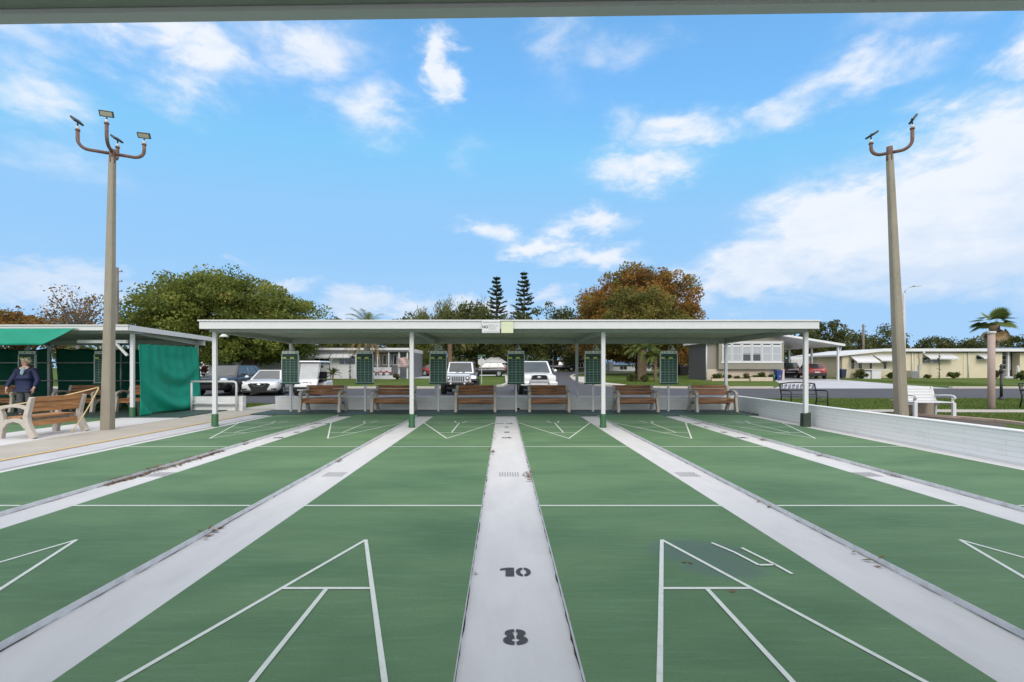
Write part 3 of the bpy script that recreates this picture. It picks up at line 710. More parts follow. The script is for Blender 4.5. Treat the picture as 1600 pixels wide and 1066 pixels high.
MB().tube([(-10.41, 15.75, .24), (-8.98, 15.75, .24)], .03).build('lower_rail', M['white'], t, True)

# ------------------------------------------------------------------ shelters
def shelter(label, x0, x1, yf, yb, posts_x, front_y, rear_y, zt, fz, dark_last=False, zb=None, drop=.02, rear_z0=.46):
    """open-sided metal roof on posts; yf/yb front and rear edge of the roof, zt top of the front fascia, fz its depth"""
    t = thing('shelter', label, 'shelter', ((x0 + x1) / 2, front_y, 0))
    zu = zt - fz                                # underside at the front
    s = drop                                    # fall of the roof towards the rear
    zf = zt - .05; zr = zt - .05 - s
    mb = MB()
    mb.hexa([(x0 + .02, yf + .03, zu + .05), (x1 - .02, yf + .03, zu + .05), (x1 - .02, yb - .03, zr - .09), (x0 + .02, yb - .03, zr - .09),
             (x0 + .02, yf + .03, zf), (x1 - .02, yf + .03, zf), (x1 - .02, yb - .03, zr), (x0 + .02, yb - .03, zr)])
    n = int((x1 - x0) / .3)
    for i in range(1, n):                       # standing ribs under the deck
        x = x0 + (x1 - x0) * i / n
        mb.bar((x, yf + .06, zu + .045), (x, yb - .06, zr - .095), .022, .02)
    mb.build('roof', M['ceiling'], t, True)
    mb = MB()
    mb.box(x0 - .01, x1 + .01, yf - .012, yf + .028, zu, zt - .035)
    mb.box(x0 - .035, x1 + .035, yf - .045, yf + .04, zt - .035, zt)
    mb.build('fascia', M['white'], t, True, bevel=.004)
    for x, sx in ((x0, -1), (x1, 1)):
        mb = MB(); a = min(x, x + sx * .03); b = max(x, x + sx * .03)
        mb.hexa([(a, yf + .04, zu + .002), (b, yf + .04, zu + .002), (b, yb, zr - .10), (a, yb, zr - .10), (a, yf + .04, zt - .005), (b, yf + .04, zt - .005), (b, yb, zr + .04), (a, yb, zr + .04)])
        mb.build('side_fascia', M['white'], t, True)
    MB().box(x0 + .03, x1 - .03, rear_y - .07, rear_y + .07, zr - .27, zr - .10).build('rear_beam', M['beam'], t, True)
    MB().box(x0 + .03, x1 - .03, front_y - .06, front_y + .06, zu - .05, zu + .045).build('front_beam', M['beam'], t, True)
    for i, x in enumerate(posts_x):
        MB().hexa([(x - .05, front_y + .062, zu - .06), (x + .05, front_y + .062, zu - .06), (x + .05, rear_y - .072, zr - .26), (x - .05, rear_y - .072, zr - .26),
                   (x - .05, front_y + .062, zu + .03), (x + .05, front_y + .062, zu + .03), (x + .05, rear_y - .072, zr - .11), (x - .05, rear_y - .072, zr - .11)]).build('rafter', M['beam'], t, True)
        p = MB().box(x - .05, x + .05, front_y - .04, front_y + .04, -.06, zu - .052).build('post', M['white'], t, True, bevel=.006)
        dark = dark_last and i == len(posts_x) - 1
        mb = MB()
        if dark:
            mb.hexa([(x - .10, front_y - .07, -.05), (x + .09, front_y - .07, -.05), (x + .09, front_y + .07, -.05), (x - .10, front_y + .07, -.05),
                     (x - .09, front_y - .065, .30), (x + .095, front_y - .065, .33), (x + .095, front_y + .065, .33), (x - .09, front_y + .065, .30)])
        else:
            mb.lathe([(.0, .29), (.072, .29), (.078, .27), (.078, .02), (.084, .0), (.084, -.05)], (x, front_y, 0), 18)
        mb.build('post_sleeve', M['post_dark' if dark else 'post_green'], p, True)
        MB().box(x - .045, x + .045, rear_y - .04, rear_y + .04, rear_z0, zr - .272).build('post', M['white'], t, True, bevel=.006)
    return t
PXS = [-7.43, -2.34, 2.52, 7.72]
sh_far = shelter('long white flat-roofed shelter over the far row of benches and scoreboards', -7.35, 7.62, 11.38, 16.45, [-7.23, -2.30, 2.49, 7.56], 11.78, 16.0, PZ(500, 11.38), .215, True, drop=.02, rear_z0=.478)
sh_left = shelter('white flat-roofed shelter hung with green tarps at the left edge', -27.2, -10.55, 13.2, 17.05, [-26.4, -21.2, -16.05, -10.85], 13.75, 16.62, PZ(507.5, 13.2), .16, False, drop=.10, rear_z0=.022)
# the near shelter, whose eave crosses the top of the view
t = thing('shelter', 'grey-green metal eave of the near shelter crossing the top of the view', 'shelter', (0, 1.4, 2.46))
t.rotation_euler = (0, R(-.77), 0)
MB().box(-9, 9, 1.385, 1.425, 2.510, 2.70).build('fascia', M['white'], t, True)
mb = MB(); mb.box(-9, 9, 1.30, 1.383, 2.522, 2.66); mb.box(-9, 9, 1.235, 1.298, 2.540, 2.66); mb.box(-9, 9, 1.10, 1.233, 2.552, 2.66)
mb.build('eave_channel', M['eave'], t, True, bevel=.006)
MB().box(-9, 9, -3.4, 1.41, 2.705, 2.80).build('roof', M['ceiling'], t, True)
MB().box(-9, 9, -3.36, -3.26, 2.51, 2.70).build('rear_beam', M['beam'], t, True)
for x in (-7.4, -2.5, 2.5, 7.4):
    MB().box(x - .06, x + .06, -3.25, -3.13, .02, 2.70).build('post', M['white'], t, True)

# notice boards on the far fascia
def text_mesh(body, size, mat, parent, loc, rot, name='lettering', align='CENTER', sx=1.0, bold=0):
    cu = bpy.data.curves.new(name, 'FONT'); cu.body = body; cu.size = size; cu.align_x = align; cu.align_y = 'CENTER'; cu.extrude = .001; cu.offset = bold
    o = bpy.data.objects.new(name + '_tmp', cu); COL.objects.link(o)
    bpy.context.view_layer.update()
    me = bpy.data.meshes.new_from_object(o.evaluated_get(bpy.context.evaluated_depsgraph_get()))
    bpy.data.objects.remove(o)
    me.materials.clear(); me.materials.append(mat)
    ob = bpy.data.objects.new(name, me); COL.objects.link(ob); ob.parent = parent
    ob.location = loc; ob.rotation_euler = rot; ob.scale = (sx, 1, 1)
    return ob
D = 11.34
t = thing('sign', 'small white NO notice board on the shelter fascia', 'sign', (PX(767, D), D - .02, PZ(511, D)))
MB().box(-.215, .215, -.012, .012, -.145, .145).build('panel', M['white'], t, bevel=.003)
text_mesh('SHUFFLE COURTS', .048, M['numeral'], t, (0, -.0135, .108), (R(90), 0, 0))
text_mesh('NO', .088, M['black'], t, (-.135, -.0135, -.005), (R(90), 0, 0), bold=.003)
mb = MB(); rr = random.Random(2)
for i in range(6):
    x = -.05
    for k in range(rr.randint(3, 5)):
        w = rr.uniform(.02, .055); mb.box(x, x + w, -.0145, -.0125, .06 - i * .026 - .007, .06 - i * .026 + .005); x += w + .012
mb.build('small_print', M['grille_slot'], t); mb = MB()
x = -.17
while x < .15:
    w = rr.uniform(.02, .05); mb.box(x, x + w, -.0145, -.0125, -.125, -.108); x += w + .012
mb.build('footer_print', M['grille_slot'], t)
t = thing('sign', 'blank pale yellow-green board beside the white notice on the fascia', 'sign', (PX(792.5, D), D - .02, PZ(511.5, D)))
MB().box(-.145, .145, -.012, .012, -.14, .135).build('panel', surf('sign_cream', (.52, .56, .38), .6, .05, 4), t, bevel=.003)
MB().box(-.146, .146, -.016, .012, .136, .150).build('top_strip', M['post_green'], t)

# lamps under the roof corner
t = thing('floodlight', 'small round white lamp under the left corner of the far shelter', 'lamp', (PX(350, 12.9), 12.9, PZ(524, 12.9)))
MB().lathe([(.0, .03), (.05, .03), (.11, -.03), (.115, -.05), (0, -.05)], n=18, axis='z').build('shade', M['white'], t)
MB().tube([(0, 0, .03), (.02, .02, .10), (.04, .03, .16)], .015).build('bracket', M['white'], t)

# ------------------------------------------------------------------ tarps
def tarp(name, label, fn, nu, nv, mat):
    mb = MB().grid(fn, nu, nv)
    o = mb.build(name, mat, solid=.006)
    return tag(o, label, 'tarp')
def side_fn(u, v):      # u along depth, v from the bottom up
    y = 13.82 + u * 2.62; zb = .02 + .05 * u + .03 * math.sin(u * 5); zt = 2.17 - .035 * abs(math.sin(u * math.pi * 7)) + .02 * u
    z = zb + (zt - zb) * v
    q_ = v - .62 * (u - .62) ** 2 * 2.4
    sag = (.085 * math.sin(13 * q_ + .6) + .03 * math.sin(29 * q_)) * max(0, 1 - v * 1.15) ** .7 * math.sin(math.pi * min(1, u)) ** .6 
    fold = .022 * math.sin(u * 44 + 3 * v) * (v ** 2) + .02 * math.sin(u * 17 + v * 5)
    bil = .20 * (1 - v) ** 2 * u
    return (-10.70 + sag + fold + bil, y, z)
tarp('tarp', 'bright green tarp hanging as the end wall of the left shelter', side_fn, 70, 60, M['tarp'])
def val_fn(u, v):
    x = -26.8 + u * 14.9; zt = 2.545; lo = 2.06 + .02 * math.sin(u * 9)
    if x > -12.75: lo = lo + (zt - .02 - lo) * min(1, (x + 12.75) / .85)
    z = lo + (zt - lo) * v
    return (x, 13.16 - .16 * (1 - v) + .02 * math.sin(x * 5 + v * 4) * (1 - v), z)
tarp('tarp', 'bright green valance tarp drooping from the front fascia of the left shelter', val_fn, 120, 8, M['tarp'])
k = 0
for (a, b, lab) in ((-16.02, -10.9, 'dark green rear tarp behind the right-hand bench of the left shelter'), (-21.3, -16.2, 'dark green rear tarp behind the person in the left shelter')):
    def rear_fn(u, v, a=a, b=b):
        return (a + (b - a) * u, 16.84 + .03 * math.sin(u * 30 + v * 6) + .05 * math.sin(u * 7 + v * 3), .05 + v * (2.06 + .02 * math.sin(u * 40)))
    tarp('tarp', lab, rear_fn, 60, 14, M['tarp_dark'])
t = thing('railing', 'two grey pipe rails in front of the dark rear tarps', 'railing', (-16, 16.5, 0))
for z in (PZ(567, 16.5), PZ(595, 16.5)):
    MB().tube([(-26.6, 16.5, z), (-10.95, 16.5, z)], .022).build('rail', M['galv'], t, True)
for x in (-13.45, -18.6): MB().tube([(x, 16.53, .02), (x, 16.53, 2.3)], .028).build('upright', M['galv'], t, True)
t = thing('brace_beam', 'white short beam and brace jutting from the corner post of the left shelter', 'beam', (-11.5, 13.68, 2.2))
MB().box(-12.35, -10.93, 13.62, 13.69, 2.16, 2.25).build('arm', M['white'], t, True)
MB().bar((-11.25, 13.66, 2.15), (-10.93, 13.66, 1.80), .05, .06).build('brace', M['white'], t, True)
MB().box(-11.0, -10.72, 13.84, 13.94, .02, .45).build('footing', M['post_dark'], t, True)

# ------------------------------------------------------------------ benches
def make_bench(label, L=1.25, woodmat=None):
    t = thing('bench', label, 'bench')
    h = L / 2
    for s in (-1, 1):
        x0, x1 = (s * h - .045, s * h + .045)
        mb = MB()
        mb.ribbon([(.40, 0), (.33, .14), (.26, .30), (.245, .44), (.29, .62), (.355, .84)], [.13, .12, .115, .10, .085, .06], x0, x1)
        mb.ribbon([(-.30, 0), (-.27, .2), (-.245, .36), (-.25, .48), (-.285, .57), (-.25, .635)], [.12, .11, .10, .075, .07, .05], x0 + .003, x1 - .003)
        mb.ribbon([(-.262, .615), (-.15, .655), (0, .668), (.15, .65), (.295, .60)], [.05, .058, .058, .058, .06], x0 - .003, x1 + .003)
        mb.ribbon([(-.25, .26), (-.16, .345), (0, .38), (.15, .345), (.26, .24)], [.13, .09, .075, .09, .12], x0 + .006, x1 - .006)
        mb.build('end_frame', M['bench_conc'], t, bevel=.008)
    W = woodmat or M['bench_wood']
    mb = MB(); i0 = -h + .048; i1 = h - .048
    for y0, y1 in ((-.265, -.155), (-.145, -.035), (-.025, .085), (.095, .20)): mb.box(i0, i1, y0, y1, .400, .438)
    mb.build('seat', W, t, bevel=.006)
    mb = MB()
    for z0, z1, in ((.53, .625), (.635, .735), (.745, .845)):
        ya = .255 + (z0 - .45) * .24; yb = .255 + (z1 - .45) * .24
        e = .11                       # the back boards run past the frames
        mb.hexa([(-h - e, ya - .055, z0), (h + e, ya - .055, z0), (h + e, ya - .02, z0 - .004), (-h - e, ya - .02, z0 - .004), (-h - e, yb - .055, z1), (h + e, yb - .055, z1), (h + e, yb - .02, z1 - .004), (-h - e, yb - .02, z1 - .004)])
    # notch the boards round the end frames
    mb2 = MB()
    for z0, z1 in ((.53, .625), (.635, .735), (.745, .845)):
        ya = .262 + (z0 - .45) * .26; yb = .262 + (z1 - .45) * .26
        a_, b_ = -h + .048, h - .048
        mb2.hexa([(a_, ya - .05, z0), (b_, ya - .05, z0), (b_, ya - .012, z0 - .004), (a_, ya - .012, z0 - .004), (a_, yb - .05, z1), (b_, yb - .05, z1), (b_, yb - .012, z1 - .004), (a_, yb - .012, z1 - .004)])
    mb2.build('backrest', W, t, bevel=.006)
    MB().box(i0, i1, .205, .24, .235, .345).build('rear_rail', W, t, bevel=.006)
    MB().box(i0, i1, -.235, -.205, .30, .375).build('front_rail', W, t, bevel=.006)
    MB().box(i0, i1, -.02, .02, .33, .37).build('stretcher', M['galv'], t)
    return t
bench = make_bench('brown slatted bench under the scoreboard shelter, leftmost by the wall end')
bench_x = [PX(502, 15.1), PX(613.5, 15.1), PX(743, 15.1), PX(858, 15.1), PX(995, 15.1), PX(1117, 15.1)]
bl = ['brown slatted bench farthest left along the rear wall, in front of the golf cart',
      'brown slatted bench behind the second front post of the far shelter',
      'brown slatted bench along the rear wall in front of the silver off-road car',
      'brown slatted bench along the rear wall in front of the white pickup',
      'brown slatted bench just right of the third front post of the far shelter',
      'brown slatted bench in the right-hand corner against both white walls']
for i, x in enumerate(bench_x):
    loc = (x, 15.25, .025); rz = R(random.uniform(-2, 2))
    if i == 0: bench.location = loc; bench['label'] = bl[0]; bench['group'] = 'benches along the rear wall'
    else: dup(bench, loc, rz, bl[i], 'benches along the rear wall')
for x, lab in ((-16.35, 'brown bench at the left picture edge under the left shelter, behind the person'), (-13.75, 'dark brown bench in the left shelter behind the light-coloured bench'), (-11.75, 'brown bench in the left shelter half hidden by the tall concrete pole')):
    dup(bench, (x, 15.3, .02), 0, lab, 'benches under the left shelter')
b2 = make_bench('honey-brown bench with pale concrete ends seen from behind on the white floor', 1.16, M['bench_wood_pale'])
b2.location = (-9.93, 10.15, .004); b2.rotation_euler = (0, 0, R(-91))

# ------------------------------------------------------------------ scoreboards
def make_scoreboard(label):
    t = thing('scoreboard', label, 'scoreboard')
    MB().box(-.03, .03, -.03, .03, 0, .93).build('post', M['white'], t, bevel=.004)
    MB().box(-.255, .255, -.06, -.02, .93, 1.87).build('board', M['board'], t, bevel=.004)
    mb = MB()
    for x in (-.275, .256): mb.box(x, x + .019, -.075, -.01, .93, 1.86)
    for i in range(12):
        mb.box(-.285, -.2755, -.07, -.02, .96 + i * .075, .985 + i * .075)
    mb.build('frame', M['board_frame'], t)
    hd = MB().box(-.265, .265, -.066, -.015, 1.872, 1.965).build('header', M['board_frame'], t, bevel=.003)
    for s, x in (('Y', -.185), ('BK', -.065), ('Y', .065), ('BK', .185)):
        text_mesh(s, .06 if s == 'Y' else .048, M['black'], hd, (x, -.0675, 1.918), (R(90), 0, 0), bold=.002)
    mb = MB(); z = -.0625
    for i in range(1, 4):
        x = -.255 + .51 * i / 4; w = .0055 if i == 2 else .003
        mb.box(x - w, x + w, z, -.0595, .95, 1.755)
    for k_ in range(10):
        zz = .95 + k_ * .0835; w = .0085 if k_ == 0 else (.0055 if k_ == 4 else .0028)
        mb.box(-.254, .254, z - .0006, -.0597, zz - w, zz + w)
    mb.build('score_grid', M['board_line'], t)
    for x, mt in ((-.19, 'board_yellow'), (-.0635, 'black'), (.0635, 'board_yellow'), (.19, 'black')):
        MB().box(x - .055, x + .055, -.0635, -.0598, 1.715, 1.765).build('colour_patch', M[mt], t)
    MB().box(-.285, .285, -.13, .01, .885, .93).build('chalk_ledge', M['board'], t, bevel=.004)
    lp = MB().tube([(.0, -.03, 1.965), (.0, -.03, 2.08), (.02, -.04, 2.14), (.06, -.07, 2.165), (.10, -.11, 2.13)], .011, 8).build('lamp_neck', M['white'], t)
    MB().lathe([(.02, .05), (.03, .03), (.045, .0), (.085, -.06), (.088, -.075), (0, -.065)], (.10, -.12, 2.07), 16).build('lamp_shade', M['white'], lp)
    return t
sbx = [452.5, 569.5, 684.5, 806.5, 927.5, 1046]
sl = ['green grid scoreboard farthest left under the far shelter, left of the golf cart',
      'green grid scoreboard in front of the dead palm fronds',
      'green grid scoreboard touching the silver off-road car, near the red car',
      'green grid scoreboard beside the white pickup, under the notice boards',
      'green grid scoreboard just left of the third front post, in front of the side road',
      'green grid scoreboard in front of the small palms, left of the olive house']
sb = make_scoreboard(sl[0])
for i, px in enumerate(sbx):
    loc = (PX(px, 15.0), 15.55 - .45, .025); loc = (PX(px, 15.2), 15.30, .025)
    lab = sl[i]
    if i == 0: sb.location = loc; sb['group'] = 'scoreboards of the near courts'
    else: dup(sb, loc, R(random.uniform(-3, 3)), lab, 'scoreboards of the near courts')
dup(sb, (PX(45, 15.3), 15.3, .02), 0, 'scoreboard under the left shelter, behind the person', 'scoreboards of the left courts')
dup(sb, (PX(163, 15.3), 15.3, .02), 0, 'scoreboard under the left shelter half hidden by the tall concrete pole', 'scoreboards of the left courts')

# ------------------------------------------------------------------ floodlight poles
def flood_pole(label, base, top, wb, wt_, arms, yaw):
    t = thing('floodlight_pole', label, 'lamp pole', base)
    bx, by, bz = base; dx, dy, dz = top[0] - bx, top[1] - by, top[2] - bz
    mb = MB(); n = 10; vs = []; fs = []
    for i in range(n + 1):                       # square tapered shaft with chamfered corners
        f = i / n; h = (wb + (wt_ - wb) * f) / 2; c = h * .28
        for (x, y) in ((-h, -h + c), (-h + c, -h), (h - c, -h), (h, -h + c), (h, h - c), (h - c, h), (-h + c, h), (-h, h - c)):
            vs.append((dx * f + x, dy * f + y, dz * f))
    for i in range(n):
        for j in range(8): fs.append((i * 8 + j, i * 8 + (j + 1) % 8, i * 8 + 8 + (j + 1) % 8, i * 8 + 8 + j))
    fs.append(tuple(n * 8 + j for j in range(8)))
    mb.add(vs, fs); mb.build('shaft', M['pole'], t)
    T = Vector((dx, dy, dz))
    MB().tube([T + Vector((0, 0, -.12)), T + Vector((0, 0, .20))], .062, 12).build('collar', M['rust'], t)
    for (ang, reach, rise, z0, aim, tilt) in arms:
        a = R(ang); d = Vector((math.cos(a), math.sin(a), 0))
        pts = [T + Vector((0, 0, z0)) + d * .04, T + Vector((0, 0, z0)) + d * (reach - .20)]
        for q in range(1, 7):
            th = R(90 * q / 6)
            pts.append(T + Vector((0, 0, z0)) + d * (reach - .20 + .20 * math.sin(th)) + Vector((0, 0, .20 * (1 - math.cos(th)))))
        pts.append(T + Vector((0, 0, z0)) + d * reach + Vector((0, 0, rise)))
        ar = MB().tube(pts, .036, 10)
        ar.tube([pts[-1] + Vector((0, 0, -.03)), pts[-1]], .048, 10)
        arm = ar.build('arm', M['rust'], t)
        e = pts[-1]
        MB().tube([e, e + Vector((0, 0, .07))], .032, 8).build('fitting', M['white'], arm)
        # lamp head: thin rectangular box, its face turned towards `aim` and down
        am = R(aim); f = Vector((math.cos(am), math.sin(am), 0)); tl = R(tilt)
        nrm = (f * math.cos(tl) + Vector((0, 0, -math.sin(tl)))).normalized()
        side = Vector((-math.sin(am), math.cos(am), 0)); upv = side.cross(nrm).normalized()
        if upv.z < 0: upv = -upv
        c = e + Vector((0, 0, .17)) + upv * .03
        def hexa(w, h, d0, d1):
            q = []
            for dd in (d0, d1):
                q += [c + nrm * dd - side * w - upv * h, c + nrm * dd + side * w - upv * h, c + nrm * dd + side * w + upv * h, c + nrm * dd - side * w + upv * h]
            return MB().hexa(q)
        hd = hexa(.135, .065, -.028, .016).build('lamp_head', M['lamp_dark'], arm, bevel=.008)
        hexa(.11, .045, .017, .021).build('lamp_face', M['lamp_face'], hd)
        MB().tube([e + Vector((0, 0, .06)), e + Vector((0, 0, .13)), c - nrm * .04], .016, 6).build('swivel', M['lamp_dark'], hd)
    return t
Dl = 11.0
flood_pole('tall concrete floodlight pole with four rusty arms left of the courts', (PX(168, Dl), Dl, 0), (PX(175.5, Dl), Dl, PZ(247, Dl)), .225, .115,
           [(208, .62, .42, .10, 184, 42), (28, .60, .36, .10, -75, 35), (-62, .48, .46, .14, -70, 30), (118, .48, .36, .10, 178, 50)], 0)
Dr = 10.9
flood_pole('tall concrete floodlight pole with two rusty arms beyond the right-hand wall', (PX(1409.5, Dr), Dr, 0), (PX(1390, Dr), Dr, PZ(243, Dr)), .225, .115,
           [(-35, .40, .46, .06, -25, 36), (145, .34, .32, .06, 2, 56)], 0)
# rope tied to the left pole
def sagline(a, b, sag, n=16):
    a, b = Vector(a), Vector(b)
    return [a.lerp(b, i / n) - Vector((0, 0, sag * 4 * (i / n) * (1 - i / n))) for i in range(n + 1)]
M['rope'] = surf('rope', (.55, .42, .22), .9, .15, 60)
xp = PX(168, 11)
o = MB().tube(sagline((xp - .06, 10.83, PZ(605, 10.85)), (PX(-40, 9.4), 9.4, PZ(640, 9.4)), .06), .014, 7).build('rope', M['rope']); tag(o, 'yellowish rope stretched from the left concrete pole across the bench', 'rope')
o = MB().tube(sagline((xp - .05, 10.82, PZ(606, 10.85)), (-9.58, 10.42, .02), .06), .014, 7).build('rope', M['rope']); tag(o, 'yellowish rope end slanting from the left concrete pole to the bench foot', 'rope')

# ------------------------------------------------------------------ person
def skin_mesh(name, nodes, edges, mats, parent, sub=2, root=0, extra=None):
    """grow one continuous surface round a skeleton: nodes = [(co, rx, ry)]"""
    me = bpy.data.meshes.new(name + '_s'); me.from_pydata([n[0] for n in nodes], edges, [])
    o = bpy.data.objects.new(name + '_s', me); COL.objects.link(o)
    o.modifiers.new('skin', 'SKIN').use_smooth_shade = True
    for i, n in enumerate(nodes):
        sv = me.skin_vertices[0].data[i]; sv.radius = (n[1], n[2] if len(n) > 2 else n[1]); sv.use_root = (i == root)
    s = o.modifiers.new('sub', 'SUBSURF'); s.levels = sub; s.render_levels = sub
    bpy.context.view_layer.update()
    out = bpy.data.meshes.new_from_object(o.evaluated_get(bpy.context.evaluated_depsgraph_get()))
    bpy.data.objects.remove(o); bpy.data.meshes.remove(me)
    if extra is not None:
        bm = bmesh.new(); bm.from_mesh(out)
        tmp = bpy.data.meshes.new('t'); tmp.from_pydata(extra.v, [], extra.f); tmp.polygons.foreach_set('material_index', extra.m); tmp.polygons.foreach_set('use_smooth', [True] * len(extra.f))
        bm.from_mesh(tmp); bmesh.ops.recalc_face_normals(bm, faces=bm.faces); bm.to_mesh(out); bm.free(); bpy.data.meshes.remove(tmp)
    out.materials.clear()
    for m in mats: out.materials.append(m)
    out.polygons.foreach_set('use_smooth', [True] * len(out.polygons))
    ob = bpy.data.objects.new(name, out); COL.objects.link(ob); ob.parent = parent
    return ob
M['skin'] = surf('skin', (.58, .34, .25), .55, .10, 14)
M['hair'] = surf('grey_hair', (.58, .50, .38), .7, .3, 30, .5, 60)
M['navy'] = surf('navy_jacket', (.008, .014, .060), .7, .25, 6, .4, 18)
M['navy_dark'] = surf('navy_hood', (.006, .008, .025), .8, .25, 6, .4, 18)
M['shirt'] = surf('light_blue_shirt', (.24, .33, .42), .75, .1, 10)
M['trousers'] = surf('grey_trousers', (.060, .062, .072), .8, .2, 5, .3, 20)
M['shoe'] = surf('dark_shoe', (.03, .03, .035), .6, .2, 10)
Dp = 13.75
pt = thing('person', 'person in a navy jacket and grey trousers looking up under the left shelter', 'person', (PX(39.5, Dp), Dp, .02), R(8))
face = MB()
HZ = 1.575
for s in (-1, 1):
    face.ball((s * .031, -.088, HZ + .022), .012, 8, 1); face.ball((s * .031, -.098, HZ + .021), .006, 6, 2)
    face.ball((s * .079, .0, HZ + .0), .026, 8, 0, (.4, .7, 1.2))
    face.ball((s * .032, -.094, HZ + .045), .017, 6, 3, (1.2, .5, .3))
face.ball((0, -.108, HZ - .004), .016, 8, 0, (.8, 1.1, 1.5)); face.ball((0, -.096, HZ - .045), .022, 8, 4, (1.2, .5, .35))
nodes = [((0, .0, .90), .15, .12), ((0, .0, 1.10), .15, .115), ((0, .01, 1.30), .165, .115), ((0, .015, 1.40), .10, .085), ((0, .0, 1.465), .055, .058), ((0, -.015, 1.53), .062, .075), ((0, -.01, HZ + .02), .075, .092), ((0, .0, HZ + .085), .055, .07)]
edges = [(i, i + 1) for i in range(7)]
def chain(pts, start):
    b = len(nodes); 
    for p in pts: nodes.append(p)
    edges.append((start, b))
    for i in range(len(pts) - 1): edges.append((b + i, b + i + 1))
    return len(nodes) - 1
hands = []
for s in (-1, 1):
    fx = -.05 if s < 0 else .0
    e = chain([((s * .19, .015, 1.375), .060, .06), ((s * .265, .02, 1.20), .050, .05), ((s * .315, .0 + fx, 1.06), .043, .043), ((s * (.335 - (.03 if s > 0 else -.03)), -.07 + fx, .90), .036, .034), ((s * (.33 - (.03 if s > 0 else -.03)), -.10 + fx, .83), .026, .032)], 3)
    palm = chain([((s * (.325 - (.03 if s > 0 else -.03)), -.115 + fx, .775), .017, .030)], e)
    px_, py_ = s * (.325 - (.03 if s > 0 else -.03)), -.115 + fx
    for q, (oy, ln_) in enumerate(((-.027, .068), (-.009, .078), (.009, .073), (.026, .056))):
        chain([((px_ , py_ + oy, .745), .009), ((px_ - s * .008, py_ + oy * 1.15, .745 - ln_ * .55), .0085), ((px_ - s * .026, py_ + oy * 1.2 , .745 - ln_), .0075)], palm)
    chain([((px_ - s * .012, py_ - .034, .80), .0105), ((px_ - s * .022, py_ - .052, .765), .009), ((px_ - s * .028, py_ - .054, .740), .008)], e)
    lg = chain([((s * .095, .0, .84), .088, .09), ((s * .105, -.015, .48), .060, .062), ((s * .108, .02, .25), .052, .055), ((s * .11, .03, .09), .036, .04)], 0)
    chain([((s * .115, -.06, .05), .035, .03), ((s * .12, -.15, .035), .03, .022)], lg)
skin_mesh('body', nodes, edges, [M['skin'], surf('eye_white', (.7, .7, .68), .3, .03, 30), M['black'], M['hair'], surf('lips', (.42, .16, .14), .5, .1, 30)], pt, 2, 0, face)
jn = [((0, 0, .80), .225, .15), ((0, 0, .92), .225, .155), ((0, .0, 1.10), .215, .15), ((0, .01, 1.28), .205, .145), ((0, .02, 1.385), .15, .115)]
je = [(0, 1), (1, 2), (2, 3), (3, 4)]
for s in (-1, 1):
    fx = -.05 if s < 0 else .0; b = len(jn)
    jn += [((s * .20, .015, 1.36), .085, .085), ((s * .275, .02, 1.20), .083, .083), ((s * .325, .0 + fx, 1.05), .076, .076), ((s * (.337 - (.03 if s > 0 else -.03)), -.06 + fx, .92), .062, .06), ((s * (.332 - (.03 if s > 0 else -.03)), -.092 + fx, .855), .048, .048)]
    je += [(4, b)] + [(b + i, b + i + 1) for i in range(4)]
jk = skin_mesh('jacket', jn, je, [M['navy']], pt, 2, 1)
hn = [((-.12, -.075, 1.36), .035), ((-.15, .02, 1.43), .05), ((-.08, .10, 1.45), .06), ((0, .12, 1.455), .06), ((.08, .10, 1.45), .06), ((.15, .02, 1.43), .05), ((.12, -.075, 1.36), .035), ((.05, -.13, 1.22), .022), ((-.05, -.13, 1.22), .022)]
skin_mesh('hood', hn, [(i, i + 1) for i in range(7)] + [(8, 0)], [M['navy_dark']], jk, 1, 3)
skin_mesh('shirt', [((0, -.118, 1.20), .022, .03), ((0, -.10, 1.29), .055, .055), ((0, -.045, 1.39), .09, .065), ((0, -.01, 1.445), .06, .06)], [(0, 1), (1, 2), (2, 3)], [M['shirt']], pt, 2, 1)
MB().lathe([(.0, .0), (.220, .0), (.220, .02), (0, .02)], (0, 0, 0), 20).build('shirt_hem', M['shirt'], pt, bevel=.004).scale = (1, .69, 1)
bpy.data.objects['shirt_hem'].location = (0, 0, .765)
tn = [((0, .01, .80), .185, .135), ((0, .01, .90), .18, .13)]
te = [(0, 1)]
for s in (-1, 1):
    b = len(tn)
    tn += [((s * .105, .0, .76), .108, .112), ((s * .112, -.012, .48), .090, .092), ((s * .112, .02, .25), .083, .088), ((s * .113, .025, .075), .08, .085)]
    te += [(0, b)] + [(b + i, b + i + 1) for i in range(3)]
skin_mesh('trousers', tn, te, [M['trousers']], pt, 2, 0)
for s in (-1, 1):
    skin_mesh('shoe', [((s * .113, .06, .05), .048, .045), ((s * .116, -.05, .048), .048, .04), ((s * .124, -.17, .036), .042, .03)], [(0, 1), (1, 2)], [M['shoe']], pt, 2, 1)
hm = MB(); rh = random.Random(4)
for i in range(42):
    a = rh.uniform(0, 2 * math.pi); e = rh.uniform(-.15, 1.0)
    d = Vector((math.cos(a) * math.sqrt(max(0, 1 - min(1, e) ** 2)) , math.sin(a) * math.sqrt(max(0, 1 - min(1, e) ** 2)), e))
    if d.y < -.35 and e < .55: continue
    hm.ball((d.x * .082, .012 + d.y * .098, HZ + .035 + d.z * .085), rh.uniform(.032, .050), 8)
hm.build('hair', M['hair'], pt)

